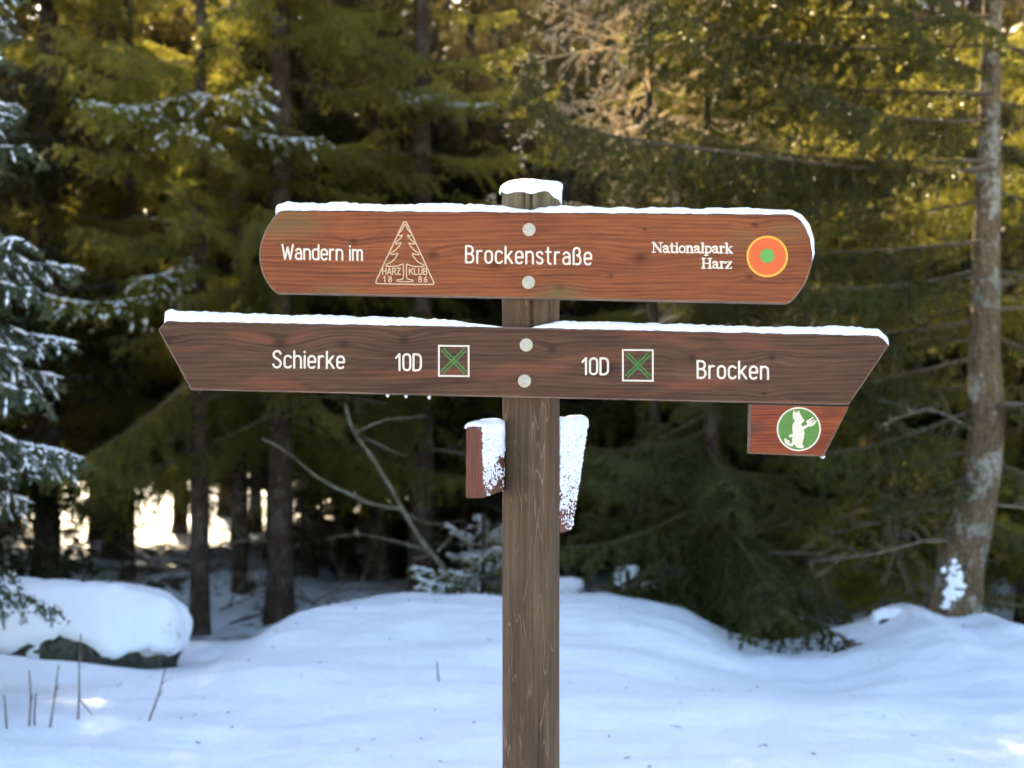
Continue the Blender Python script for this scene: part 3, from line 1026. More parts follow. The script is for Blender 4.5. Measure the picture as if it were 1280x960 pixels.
link('snow_cap', snow_strip('upper_snow', [(344, 268), (349, 263.5), (360, 262), (450, 262.8), (600, 264.2), (640, 264.6), (665, 265), (690, 265.2), (720, 265.4), (850, 266.5), (975, 267.5), (990, 268), (999, 273), (1007, 284), (1013, 298), (1016, 316), (1016, 326)],
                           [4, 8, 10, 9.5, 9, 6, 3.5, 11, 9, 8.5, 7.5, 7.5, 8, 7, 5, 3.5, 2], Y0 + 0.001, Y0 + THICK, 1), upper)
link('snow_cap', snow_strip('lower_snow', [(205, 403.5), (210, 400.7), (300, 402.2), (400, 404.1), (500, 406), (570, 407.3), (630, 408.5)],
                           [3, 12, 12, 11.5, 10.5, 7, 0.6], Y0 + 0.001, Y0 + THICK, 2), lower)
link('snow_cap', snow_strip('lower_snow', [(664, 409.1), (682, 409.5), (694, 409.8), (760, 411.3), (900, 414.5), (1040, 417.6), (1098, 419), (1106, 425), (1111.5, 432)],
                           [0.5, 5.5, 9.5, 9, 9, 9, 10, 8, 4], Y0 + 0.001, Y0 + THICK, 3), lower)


def lump_mesh(name, spots):
    a = Acc()
    V, F = blobs(np.array([s[0] for s in spots]), np.array([s[1] for s in spots]), np.array([s[2] for s in spots]), np.array([s[3] for s in spots]))
    a.add(V, F)
    return a.mesh(name, [M['snow']])


for (u, v) in ((484, 494), (507, 495), (536, 496.5), ):
    p = loc(u, v)
    link('frozen_drop', lump_mesh('frozen_drop', [((p[0], Y0 + 0.012, p[2]), (0, 0, 1), 0.006, 0.0045)]), lower)
p = loc(1030, 571.5)
link('frozen_drop', lump_mesh('frozen_drop', [((p[0], Y0 + 0.012, p[2]), (1, 0, 0.1), 0.006, 0.0045)]), plate)


# the two boards seen almost edge-on
def side_board(name, a_xy, ang, length, z0, z1, thick, mat, slant=0.0, label=None, side=1, cover=0.6, seed=0):
    """a_xy: near corner of the snowy face in signpost space; ang: direction away from the viewer"""
    P = [(0, z0), (length - slant, z0), (length, z1), (0, z1)] if slant >= 0 else None
    me = board_mesh(name, P, -thick / 2, thick / 2, mat, None, 0.002)
    o = link('sign_board', me, root, (a_xy[0], a_xy[1], 0), (0, 0, ang))
    if label:
        o['label'] = label
    r = np.random.default_rng(seed)
    n = 2600
    X = r.uniform(0, 1, n)
    Zt = r.uniform(0, 1, n) ** 0.8
    Z = z0 + Zt * (z1 - z0)
    X = X * (length - slant * (1 - Zt))
    nz = wob(np.stack([X * 1.0, Z, np.full(n, seed * 1.0)], -1), 55)
    keep = (0.30 + cover * 1.5 * Zt + 0.35 * nz) > r.uniform(0.2, 1.15, n)
    X, Z, Zt = X[keep], Z[keep], Zt[keep]
    sz = r.uniform(0.0016, 0.0042, len(X)) * (0.6 + 0.7 * Zt)
    yy = side * (thick / 2 + sz * 0.15)
    A = np.stack([r.normal(size=len(X)), r.normal(size=len(X)) * 0.15, r.normal(size=len(X))], -1)
    Pn = np.stack([X, np.broadcast_to(yy, X.shape), Z], -1)
    ac = Acc()
    V, F = blobs(Pn, A, sz * 1.5, sz)
    ac.add(V, F)
    # rounded cap along the top
    m, g = 60, 11
    xs = np.linspace(0.0, length + 0.002, m)
    th = np.linspace(0, math.pi, g)
    hh = 0.013 * np.minimum(1, np.sqrt(np.clip(np.minimum(xs + 0.003, length + 0.003 - xs) / 0.012, 0, 1))) * (1 + 0.15 * wob(np.stack([xs, xs * 0, xs * 0], -1), 60))
    drape = 0.012 * (1 + 0.5 * wob(np.stack([xs, xs * 0 + 4, xs * 0], -1), 50))
    V = np.zeros((m, g, 3))
    V[:, :, 0] = xs[:, None]
    V[:, :, 1] = -np.cos(th)[None] * (thick / 2 + 0.003)
    V[:, :, 2] = z1 - 0.002 + hh[:, None] * np.sin(th)[None] ** 0.6
    q = g - 1 if side > 0 else 0
    V[:, q, 2] -= drape
    V[:, 0 if side > 0 else g - 1, 2] -= 0.003
    i = np.arange(m - 1)[:, None] * g
    j = np.arange(g - 1)[None, :]
    ac.add(V.reshape(-1, 3), np.stack([i + j, i + j + 1, i + g + j + 1, i + g + j], -1).reshape(-1, 4))
    V2 = V[[0, -1]]
    for row in V2:
        ac.add(np.concatenate([row, [row.mean(0)]]), [[k, k + 1, g] for k in range(g - 1)])
    link('snow_crust', ac.mesh('snow_crust', [M['snow']]), o)
    return o


_m = NT('red_side_board')
_f = _m.noise(_m.scalev(_m.coord(), (160, 160, 5)), 1.0, 4, 0.7)
M['side'] = _m.surf(_m.principled(_m.ramp(_f, [(0.25, (0.06, 0.018, 0.009)), (0.5, (0.125, 0.038, 0.018)), (0.8, (0.20, 0.075, 0.038))]), 0.7, _m.bump(_f, 0.4, 0.002), 0.3))
# left one points at the viewer: its end face shows, the face turned to the post is crusted with snow
nl = loc(593, 570, 2.86)
fl = loc(622, 570, 3.075)
angl = math.atan2(fl[1] - nl[1], fl[0] - nl[0])
z_b, z_t = loc(593, 622.5, 2.86)[2], loc(593, 533, 2.86)[2]
side_board('left_side_board', (nl[0], nl[1]), angl, float(np.hypot(*(fl - nl)[:2])), z_b, z_t, 0.035, M['side'], 0.0,
           'short red-brown board seen end-on left of the post, its inner face crusted with snow', -1, 0.62, 2)
nr_ = loc(694, 590, 3.10)
z_b, z_t = loc(694, 664, 3.14)[2], loc(694, 527, 3.14)[2]
side_board('right_side_board', (nr_[0] - 0.004, nr_[1] - 0.002), math.radians(67), 0.175, z_b, z_t, 0.030, M['side'], 0.098,
           'board with slanted end seen edge-on right of the post, plastered with snow', -1, 1.35, 5)


# ------------------------------------------------------------------ conifers: branch kit
def needles(P, A, rng, ln, wd, spread=0.85):
    n = len(P)
    R = rng.normal(size=(n, 3))
    R = norm(R - (R * A).sum(1, keepdims=True) * A)
    D = norm(A * 0.65 + R * spread)
    S = norm(np.cross(D, rng.normal(size=(n, 3))))
    l = ln * rng.uniform(0.7, 1.25, n)[:, None]
    V = np.stack([P - S * wd / 2, P + S * wd / 2, P + D * l], 1).reshape(-1, 3)
    return V, np.arange(n * 3).reshape(n, 3)


def gen_branch(seed, L, curtain=0.5, dens=110, nl=0.02, nw=0.0045, snow=0.0, sec_step=0.05, wood_seg=4, sag=0.22, tert=True, sec_k=0.30, snow_r=(0.006, 0.014), axis=None):
    """one spruce bough along +x: slots 0 wood, 1 needles, 2 snow"""
    rng = np.random.default_rng(seed)
    a = Acc()
    m = 14
    t = np.linspace(0, 1, m)
    sg, up = sag * rng.uniform(0.7, 1.3), rng.uniform(0.10, 0.24)
    main = np.stack([L * t * (1 - 0.06 * t), 0.03 * L * np.sin(t * 4 + rng.uniform(0, 6)), L * (-sg * t + up * t ** 2.6)], -1)
    if axis is not None:
        main = axis
        m = len(main)
        t = np.linspace(0, 1, m)
    V, F = tube(main, np.interp(t, [0, 1], [0.005 + 0.004 * L, 0.002]), wood_seg + 1)
    a.add(V, F, 0)
    seg_p0, seg_p1, seg_k = [], [], []
    tips = int(L * 0.95 / sec_step)
    for i in range(tips):
        tt = 0.06 + 0.93 * (i + rng.uniform(0, 0.8)) / tips
        k = tt * (m - 1)
        i0 = min(int(k), m - 2)
        p = main[i0] + (main[i0 + 1] - main[i0]) * (k - i0)
        tan = norm(main[i0 + 1] - main[i0])
        side = norm(np.cross(np.array([0, 0, 1.0]), tan)) * (1 if i % 2 else -1)
        prof = float(sstep(0.0, 0.32, tt)) * (1 - tt) ** 0.65 + 0.10
        sl = (0.07 + sec_k * L ** 0.8 * prof) * rng.uniform(0.65, 1.25)
        ang = math.radians(rng.uniform(42, 66))
        d = tan * math.cos(ang) + side * math.sin(ang) + np.array([0, 0, rng.uniform(-0.25, 0.15)])
        d = norm(d)
        ns = 5
        pts = [p]
        dd = d.copy()
        for q in range(ns):
            dd = norm(dd + np.array([0, 0, -curtain * 0.32]) + rng.normal(size=3) * 0.08)
            pts.append(pts[-1] + dd * sl / ns)
        pts = np.array(pts)
        V, F = tube(pts, np.linspace(0.0022 + 0.001 * L, 0.0012, ns + 1), 3)
        a.add(V, F, 0)
        seg_p0.append(pts[:-1])
        seg_p1.append(pts[1:])
        seg_k += [1.0] * ns
        if tert:
            nt = int(sl / 0.045)
            for q in range(nt):
                u = (q + 0.7) / (nt + 0.4)
                kk = u * ns
                j0 = min(int(kk), ns - 1)
                pp = pts[j0] + (pts[j0 + 1] - pts[j0]) * (kk - j0)
                tn = norm(pts[j0 + 1] - pts[j0])
                sd = norm(np.cross(np.array([0.05, 0.02, 1.0]), tn)) * (1 if q % 2 else -1)
                tl = (0.035 + 0.30 * sl * (1 - u)) * rng.uniform(0.7, 1.3)
                d1 = norm(tn * 0.7 + sd * 0.75 + np.array([0, 0, -curtain * 0.35]) + rng.normal(size=3) * 0.12)
                d2 = norm(d1 + np.array([0, 0, -curtain * 0.5]))
                mid = pp + d1 * tl * 0.5
                seg_p0.append(np.array([pp, mid]))
                seg_p1.append(np.array([mid, mid + d2 * tl * 0.5]))
                seg_k += [0.55, 0.35]
    seg_p0.append(main[m // 3:-1])
    seg_p1.append(main[m // 3 + 1:])
    seg_k += [1.3] * (m - 1 - m // 3)
    SK = np.array(seg_k)
    P0, P1 = np.concatenate(seg_p0), np.concatenate(seg_p1)
    ln = np.linalg.norm(P1 - P0, axis=1)
    cnt = np.maximum(1, np.round(ln * dens * rng.uniform(0.7, 1.3, len(ln)))).astype(int)
    idx = np.repeat(np.arange(len(ln)), cnt)
    u = rng.uniform(0, 1, len(idx))[:, None]
    P = P0[idx] + (P1[idx] - P0[idx]) * u
    A = norm(P1[idx] - P0[idx])
    V, F = needles(P, A, rng, nl, nw)
    a.add(V, F, 1)
    if snow > 0:
        patch = wob((P0 + P1) / 2 + seed * 1.7, 3.0)
        flatn = 1 - np.abs(norm(P1 - P0)[:, 2])
        k = np.where(rng.uniform(0, 1, len(ln)) < snow * np.clip(0.55 + 0.5 * patch, 0, 1.2) * (0.35 + 0.65 * flatn) * SK)[0]
        if len(k):
            mid = (P0[k] + P1[k]) / 2 + np.array([0, 0, 0.006])
            V, F = blobs(mid, P1[k] - P0[k] + rng.normal(size=(len(k), 3)) * 0.1 * ln[k][:, None], ln[k] * 0.78, rng.uniform(snow_r[0], snow_r[1], len(k)) * np.sqrt(SK[k]))
            a.add(V, F, 2)
    return a


def gen_bare(seed, L, mat_i=0, buds=0, fine=0.0012, droop=0.3, sub=0.06, bud_r=0.004, k3=0.5):
    """leafless bough: slot 0 wood, 1 buds / frost"""
    rng = np.random.default_rng(seed)
    a = Acc()

    def grow(p, d, l, r, depth):
        n = 7
        pts = [p]
        dd = d.copy()
        for q in range(n):
            dd = norm(dd + rng.normal(size=3) * 0.13 + np.array([0, 0, -droop * 0.12 * (depth + 0.3)]))
            pts.append(pts[-1] + dd * l / n)
        pts = np.array(pts)
        V, F = tube(pts, np.linspace(r, max(fine, r * 0.3), n + 1), 5 if depth == 0 else 3)
        a.add(V, F, 0)
        if buds and depth > 0:
            nb = int(l * buds)
            if nb:
                u = rng.uniform(0.1, 1, nb) * n
                i0 = np.minimum(u.astype(int), n - 1)
                B = pts[i0] + (pts[i0 + 1] - pts[i0]) * (u - i0)[:, None] + rng.normal(size=(nb, 3)) * 0.004
                V, F = blobs(B, rng.normal(size=(nb, 3)), bud_r * rng.uniform(0.7, 1.4, nb), bud_r * rng.uniform(0.6, 1.0, nb))
                a.add(V, F, 1)
        if depth < 2:
            ns = int(l / (sub * (1 + depth * 0.4)))
            for s in range(ns):
                u = 0.15 + 0.83 * (s + rng.uniform(0, 1)) / max(ns, 1)
                i0 = min(int(u * n), n - 1)
                q = pts[i0] + (pts[i0 + 1] - pts[i0]) * (u * n - i0)
                tn = norm(pts[i0 + 1] - pts[i0])
                rd = rng.normal(size=3)
                rd[2] = rd[2] * 0.5
                rd = norm(rd - (rd @ tn) * tn)
                grow(q, norm(tn * 0.6 + rd * 0.85), l * (1 - u * 0.75) * k3 * rng.uniform(0.5, 1.2) + 0.03, max(fine, r * 0.45), depth + 1)
    grow(np.zeros(3), norm(np.array([1, 0, 0.08])), L, 0.004 + 0.006 * L, 0)
    return a


_m = NT('frosted_larch_twigs')
_o = _m.n('ShaderNodeNewGeometry').outputs['Random Per Island']
_c = _m.ramp(_o, [(0.0, (0.55, 0.42, 0.24)), (1.0, (0.86, 0.74, 0.54))])
_p = _m.principled(_c, 0.5, None, 0.4)
M['frost'] = _m.surf(_m.n('ShaderNodeMixShader', {0: 0.7, 1: _p, 2: _m.n('ShaderNodeBsdfTranslucent', {'Color': _c}).outputs[0]}).outputs[0])
NM = [M['twig'], M['needle'], M['snow']]
NMB = [M['twig'], M['needle_blue'], M['snow']]
NM_SHADE = [M['twig'], M['needle_shade'], M['snow']]
KIT = {'shade': [], 'shade_long': [], 'short': [], 'mid': [], 'long': [], 'short_s': [], 'mid_s': [], 'long_s': [], 'near_s': [], 'bare': [], 'bare_s': []}
for s in range(4):
    KIT['short'].append((0.7, gen_branch(100 + s, 0.7, 0.35, 90, 0.032, 0.011).mesh('branch', NM)))
    KIT['mid'].append((1.3, gen_branch(200 + s, 1.3, 0.6, 100, 0.034, 0.013, sec_step=0.042).mesh('branch', NM)))
    KIT['long'].append((2.2, gen_branch(300 + s, 2.2, 0.9, 80, 0.036, 0.014, sec_step=0.04, sec_k=0.34).mesh('branch', NM)))
for s in range(3):
    KIT['shade'].append((1.3, gen_branch(220 + s, 1.3, 0.7, 100, 0.034, 0.013, sec_step=0.042).mesh('branch', NM_SHADE)))
    KIT['shade_long'].append((2.2, gen_branch(320 + s, 2.2, 1.0, 80, 0.036, 0.014, sec_step=0.038, sec_k=0.36).mesh('branch', NM_SHADE)))
    KIT['short_s'].append((0.7, gen_branch(400 + s, 0.7, 0.3, 90, 0.032, 0.011, snow=1.0, snow_r=(0.007, 0.015)).mesh('branch', NM)))
    KIT['mid_s'].append((1.3, gen_branch(500 + s, 1.3, 0.5, 105, 0.034, 0.013, snow=0.8, snow_r=(0.006, 0.014), sec_step=0.042).mesh('branch', NM)))
    KIT['long_s'].append((2.2, gen_branch(600 + s, 2.2, 1.0, 60, 0.038, 0.014, snow=0.35, sec_step=0.04, sec_k=0.36).mesh('branch', NM)))
    KIT['near_s'].append((1.4, gen_branch(700 + s, 1.4, 0.42, 150, 0.027, 0.009, snow=1.0, sag=0.4, sec_step=0.034, snow_r=(0.005, 0.011)).mesh('branch', NMB)))
for s in range(4):
    KIT['bare'].append((1.2, gen_bare(800 + s, 1.2, sub=0.11).mesh('dead_branch', [M['dead'], M['snow']])))


def ptrunk(pts, r0, r1, mat, seg=16, flare=1.35):
    """tapered trunk through local points"""
    P = smooth_path(pts, 12)
    n = len(P)
    t = np.linspace(0, 1, n)
    r = np.interp(t, [0, 1], [r0, r1])
    z = P[:, 2] - P[0, 2]
    r = r * (1 + (flare - 1) * np.exp(-z / 0.22))
    V, F = tube(P, r, seg)
    nz = wob(V * np.array([1, 1, 0.4]), 14)[:, None]
    c = np.repeat(P, seg, 0)
    V = c + (V - c) * (1 + 0.06 * nz)
    a = Acc()
    a.add(V, F)
    return a.mesh('trunk', [mat]), P


# coarse crowns for trees that stand deeper in the wood, and for the tops that rise out of the picture
COARSE = [gen_branch(900 + s, 1.6, 0.7, 30, 0.085, 0.032, snow=0.0, sec_step=0.12, wood_seg=3) for s in range(6)]


def crown_mesh(seed, H, zb, Lmax, step=0.30, per=5, power=0.75):
    rng = np.random.default_rng(seed)
    a = Acc()
    z = zb
    while z < H - 0.15:
        f = (z - zb) / (H - zb)
        for k in range(per):
            L = Lmax * (1 - f) ** power * rng.uniform(0.65, 1.15) + 0.15
            pitch = math.radians(-14 + 40 * f + rng.uniform(-10, 8))
            Mx = Matrix.Translation((0, 0, z + rng.uniform(-0.15, 0.15))) @ Matrix.Rotation(rng.uniform(0, 6.283), 4, 'Z') @ Matrix.Rotation(-pitch, 4, 'Y') @ Matrix.Scale(L / 1.6, 4)
            a.merge(COARSE[rng.integers(len(COARSE))], Mx)
        z += step * rng.uniform(0.8, 1.2) * (1 + 0.3 * f)
    return a.mesh('crown', [M['twig'], M['needle_far_shade'], M['snow']])


FULL = [crown_mesh(s, 10.0, 1.5, 1.9) for s in range(3)]           # whole crown, unit height 10
TOPS = [crown_mesh(20 + s, 10.0, 0.0, 2.0, 0.36) for s in range(2)]   # upper crown only


def spruce(name, label, u, d, H, zb, Lmax, r0, seed, cat='tree', group=None, snowy=0.0, step=0.26, per=5, bare=4, bark='bark', detail=True, lean=0.0, kinds=None, view_top=None, dip=-12):
    rng = np.random.default_rng(seed)
    x, y = (u - 640) / FPX * d, d
    gz = float(ground_z(x, y))
    root = link(name, None, None, (x, y, gz - 0.03), (0, 0, 0))
    tag(root, label, cat, group)
    H = H - gz
    pts = [(0, 0, -0.1), (lean * 0.2 + rng.uniform(-.03, .03), rng.uniform(-.03, .03), H * 0.33), (lean * 0.6, rng.uniform(-.04, .04), H * 0.66), (lean, 0, H)]
    me, P = ptrunk(pts, r0, 0.015, M[bark])
    link('trunk', me, root)
    if not detail:
        s = (H - zb) / 8.5
        link('crown', FULL[seed % 3], root, (lean * 0.3, 0, zb - 1.5 * s), (0, 0, rng.uniform(0, 6.28)), (Lmax / 1.9, Lmax / 1.9, s))
    else:
        top = min(H, (EYE + 0.30 * d + 0.4) - gz) if view_top is None else view_top
        z = zb
        while z < top - 0.1:
            f = (z - zb) / (H - zb)
            for k in range(per):
                zz = z + rng.uniform(-0.12, 0.12)
                L = (Lmax * (1 - f) ** 0.7 * rng.uniform(0.6, 1.15) + 0.12)
                cls = kinds or ('short' if L < 0.95 else 'mid' if L < 1.75 else 'long')
                if kinds is None and rng.uniform() < snowy:
                    cls += '_s'
                L0, bm = KIT[cls][rng.integers(len(KIT[cls]))]
                i = int(np.argmin(np.abs(P[:, 2] - zz)))
                pitch = math.radians(dip + 38 * f + rng.uniform(-12, 9))
                sc = L / L0
                link('branch', bm, root, tuple(P[i]), (rng.uniform(-.25, .25), -pitch, rng.uniform(0, 6.283)), (sc, sc, sc))
            z += step * rng.uniform(0.8, 1.2)
        if H - top > 0.8:
            s = (H - top) / 10
            w = Lmax * (1 - (top - zb) / (H - zb)) ** 0.7 / 2.0
            i = int(np.argmin(np.abs(P[:, 2] - top)))
            link('crown', TOPS[seed % 2], root, (P[i][0], P[i][1], top), (0, 0, rng.uniform(0, 6.28)), (w, w, s))
    for k in range(bare):
        L0, bm = KIT['bare'][rng.integers(4)]
        zz = rng.uniform(0.35, max(0.6, zb + 0.6))
        sc = rng.uniform(0.4, 1.0)
        i = int(np.argmin(np.abs(P[:, 2] - zz)))
        link('dead_branch', bm, root, tuple(P[i]), (rng.uniform(-1, 1), math.radians(rng.uniform(-10, 25)), rng.uniform(0, 6.283)), (sc, sc, sc))
    return root, P


# --- the near snowy spruce whose boughs enter at the left edge
T_NEAR = spruce('spruce_tree', 'young spruce at the left edge with drooping boughs thick with snow', -255, 7.4, 8.0, 1.35, 1.45, 0.09, 31, bare=0, step=0.21, per=9, kinds='near_s', view_top=4.4, dip=-22)

# --- the grey trunk on the right, with long boughs sweeping to the left
RD = 9.8
rb = px(1203, 762, RD)
right = link('spruce_tree', None, None, (rb[0], rb[1], rb[2] - 0.05))
tag(right, 'tall spruce with grey lichened trunk curving at its foot, right of the signpost', 'tree')


def rl(u, v, d=RD):
    q = px(u, v, d)
    return (q[0] - rb[0], q[1] - rb[1], q[2] - rb[2] + 0.05)


tp = [rl(1192, 790), rl(1196, 740), rl(1206, 680), rl(1224, 610), rl(1232, 540), rl(1231, 430), rl(1233, 300), rl(1237, 150), rl(1240, 0), (rl(1240, 0)[0], 0.0, 6.5), (rl(1240, 0)[0], 0.1, 11.5)]
me, RP = ptrunk(tp, 0.18, 0.03, M['bark_grey'], 28, 1.25)
link('trunk', me, right)
rr = np.random.default_rng(77)
for k, (v, ang, L, pitch, cls) in enumerate((
        (215, 176, 3.25, 9, 'long'), (200, 190, 2.6, 4, 'long'), (120, 170, 2.7, 10, 'long'), (60, 185, 2.9, 6, 'long'), (20, 165, 2.6, 12, 'long_s'), (-40, 180, 2.9, 3, 'long'), (-90, 172, 2.6, -2, 'long'), (-60, 200, 2.3, 0, 'long'),
        (300, 182, 2.2, 0, 'long'), (345, 168, 2.0, 2, 'long'), (330, 205, 1.7, -5, 'mid'), (400, 190, 1.6, -3, 'mid'), (440, 174, 1.9, -6, 'long'), (480, 160, 1.3, -2, 'mid'), (510, 195, 1.5, -8, 'mid'),
        (560, 180, 1.3, -6, 'mid'), (590, 205, 1.0, -10, 'mid'), (150, 215, 1.9, 3, 'long'), (90, 225, 1.6, 6, 'mid'), (40, 235, 1.6, 0, 'mid'), (-20, 240, 1.7, 4, 'mid'), (250, 150, 1.9, 2, 'long'), (380, 140, 1.6, -5, 'mid'),
        (240, 10, 1.6, -3, 'mid'), (330, -20, 1.4, -8, 'mid'), (420, 5, 1.4, -8, 'mid'), (500, -35, 1.2, -10, 'mid'), (570, 15, 1.2, -14, 'mid'), (130, -10, 1.6, 0, 'mid'), (50, 20, 1.7, 2, 'mid'), (-30, -15, 1.7, 2, 'mid'), (180, 60, 1.8, 2, 'mid'), (90, 100, 1.8, 2, 'mid'), (640, 20, 1.0, -15, 'short'))):
    cls = {'long': 'shade_long', 'long_s': 'shade_long', 'mid': 'shade', 'short': 'shade'}[cls]
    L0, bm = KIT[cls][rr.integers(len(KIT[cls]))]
    zz = rl(1230, v)[2]
    i = int(np.argmin(np.abs(RP[:, 2] - zz)))
    sc = L / L0
    link('branch', bm, right, tuple(RP[i]), (rr.uniform(-.2, .2), -math.radians(pitch + 4), math.radians(ang)), (sc, sc, sc))
for k in range(10):
    L0, bm = KIT['bare'][rr.integers(4)]
    zz = rr.uniform(0.45, 2.6)
    i = int(np.argmin(np.abs(RP[:, 2] - zz)))
    sc = rr.uniform(0.5, 1.15)
    link('dead_branch', bm, right, tuple(RP[i]), (rr.uniform(-1, 1), math.radians(rr.uniform(-8, 14)), math.radians(rr.choice([180, 170, 200, 150, 0, 20]) + rr.uniform(-25, 25))), (sc, sc, sc))
tip = smooth_path([rl(1228, 214, 9.75), rl(1100, 212, 9.6), rl(990, 200, 9.4), rl(880, 186, 9.2), rl(780, 172, 9.05), rl(715, 155, 9.0), rl(680, 128, 8.95), rl(660, 100, 8.9), rl(666, 66, 8.9)], 4)
bt = gen_branch(1234, 3.1, 1.1, 80, 0.034, 0.013, snow=0.0, sec_step=0.034, sec_k=0.20, axis=tip)
fr = np.random.default_rng(2)
for (path, n) in (([rl(690, 140, 8.95), rl(665, 105, 8.9), rl(660, 85, 8.9), rl(667, 64, 8.9)], 26), ([rl(684, 150, 8.95), rl(658, 168, 8.9), rl(650, 190, 8.9), rl(656, 212, 8.9)], 20)):
    W = smooth_path(path, 10)
    V, F = tube(W, np.linspace(0.009, 0.004, len(W)), 5)
    bt.add(V, F, 0)
    B = W[fr.integers(0, len(W), n)] + fr.normal(size=(n, 3)) * 0.02
    V, F = blobs(B, fr.normal(size=(n, 3)), fr.uniform(0.010, 0.020, n), fr.uniform(0.008, 0.016, n))
    bt.add(V, F, 3)
link('branch', bt.mesh('branch', NM_SHADE + [M['frost']]), right)
link('crown', TOPS[0], right, (RP[-1][0] * 0.9, 0, 4.9), (0, 0, 1.0), (0.95, 0.95, 0.72))


def snow_lump(name, c, rx, ry, rz, seed, parent=None, mat='snow', rough=0.15, seg=28, rings=14, flat=0.0):
    ang = np.linspace(0, 2 * math.pi, seg, endpoint=False)
    V = []
    for q in range(rings + 1):
        ph = -0.35 * math.pi + (0.85 * math.pi) * q / rings
        cr = max(math.cos(ph), 0.0) ** 0.8
        V.append(np.stack([rx * cr * np.cos(ang), ry * cr * np.sin(ang), np.full(seg, rz * math.sin(ph))], -1))
    V = np.concatenate(V)
    nz = wob(V / max(rx, ry, rz) + seed * 2.3, 1.8)[:, None] * rough + wob(V / max(rx, ry, rz) + seed, 5.0)[:, None] * rough * 0.25
    V = V * (1 + nz)
    i = np.arange(rings)[:, None] * seg
    j = np.arange(seg)[None, :]
    F = np.stack([i + j, i + (j + 1) % seg, i + seg + (j + 1) % seg, i + seg + j], -1).reshape(-1, 4)
    a = Acc()
    a.add(V, F)
    return link(name, a.mesh(name, [M[mat]]), parent, tuple(c))


a = Acc()
q = np.random.default_rng(8)
for k in range(110):                             # broken patch of wind-packed snow on the foot of the trunk
    t = q.beta(1.2, 2.0)
    uu = 1184 + q.normal() * 6.5 * (1 - 0.4 * t)
    c = np.array(rl(uu, 756 - 60 * t)) + np.array([0, -0.175 + 0.02 * t + abs(uu - 1190) * 0.0012, 0])
    ring, F = tube(np.array([[0, 0, -1], [0, 0, -0.6], [0, 0, 0.0], [0, 0, 0.6], [0, 0, 1.0]]) * 0.03, np.array([0.004, 0.024, 0.03, 0.024, 0.004]), 8)
    a.add(ring * q.uniform(0.22, 0.75) * np.array([1.2, 0.5, q.uniform(0.7, 1.3)]) + c, F)
link('snow_patch', a.mesh('snow_patch', [M['snow']]), right)

# --- other trees of the stand, front ones with their boughs built one by one
spruce('spruce_tree', 'dark small spruce sweeping the snow between the signpost and the grey trunk', 884, 10.4, 4.0, 0.18, 1.5, 0.075, 41, bare=5, step=0.20, per=6, dip=-20, kinds='shade')
spruce('spruce_tree', 'broad spruce with sunlit yellow-green boughs just left of the grey trunk', 1110, 11.9, 6.4, 0.7, 1.7, 0.11, 42, bare=6, step=0.40, per=5)
spruce('spruce_tree', 'dark spruce with stout trunk left of the bare leaning branch', 350, 12.6, 13, 1.9, 1.7, 0.125, 43, bare=10, snowy=0.03, step=0.46, per=4)
spruce('spruce_tree', 'slim spruce trunk close left of the stout dark one', 300, 14.0, 10.5, 1.5, 1.35, 0.075, 44, bare=9, snowy=0.02, step=0.46, per=4)
T_RED = spruce('spruce_tree', 'spruce with red-brown trunk rising above the left half of the upper board', 526, 13.6, 10, 1.9, 1.55, 0.13, 45, bare=9, snowy=0.0, step=0.5, per=4)
spruce('spruce_tree', 'thin dark spruce behind the snow-capped stone', 160, 14.6, 11, 1.3, 1.5, 0.075, 46, bare=7, snowy=0.02, step=0.46, per=4)
spruce('spruce_tree', 'thick dark spruce trunk beside the bright gap at the left', 58, 14.4, 14, 1.6, 1.8, 0.14, 47, bare=7, snowy=0.02, step=0.46, per=4)
T_SNOW = spruce('spruce_tree', 'spruce with snowy boughs hanging left of the upper board', 250, 12.2, 8.0, 2.3, 1.75, 0.09, 48, bare=5, snowy=0.08, step=0.48, per=4)
spruce('spruce_tree', 'dim spruce directly behind the post', 655, 14.8, 5.0, 1.6, 1.5, 0.10, 49, bare=6, step=0.4, per=5)
spruce('spruce_tree', 'spruce behind the right half of the boards', 800, 14.2, 5.9, 0.7, 1.5, 0.09, 50, bare=6, step=0.40, per=5)
spruce('spruce_tree', 'spruce partly hidden behind the grey trunk', 1285, 12.6, 8.5, 0.9, 1.7, 0.11, 51, bare=6, step=0.4, per=5)
spruce('spruce_tree', 'spruce filling the gap behind the round orange emblem', 985, 14.8, 5.2, 0.8, 1.6, 0.10, 52, bare=5, step=0.42, per=5)

# (v, heading, length, pitch) of single boughs; the first set enters the picture from the left edge
NEAR_BOUGHS = ((150, -8, 1.35, 2), (185, -22, 1.55, -4), (235, 2, 1.55, -4), (262, -16, 1.6, -8), (300, -30, 1.6, -6), (322, -4, 1.6, -10), (362, -20, 1.65, -8), (395, 4, 1.6, -8), (425, -14, 1.7, -10), (30, -10, 1.2, 2), (60, -25, 1.3, 0))

# single boughs loaded with snow that catch the eye between the dark crowns
def bough(tree, v, ang, L, pitch, cls, seed):
    root, P = tree
    r = np.random.default_rng(seed)
    L0, bm = KIT[cls][seed % len(KIT[cls])]
    z = EYE - (v - 480) / FPX * root.location.y - root.location.z
    i = int(np.argmin(np.abs(P[:, 2] - z)))
    link('branch', bm, root, tuple(P[i]), (r.uniform(-.15, .15), -math.radians(pitch), math.radians(ang)), (L / L0,) * 3)


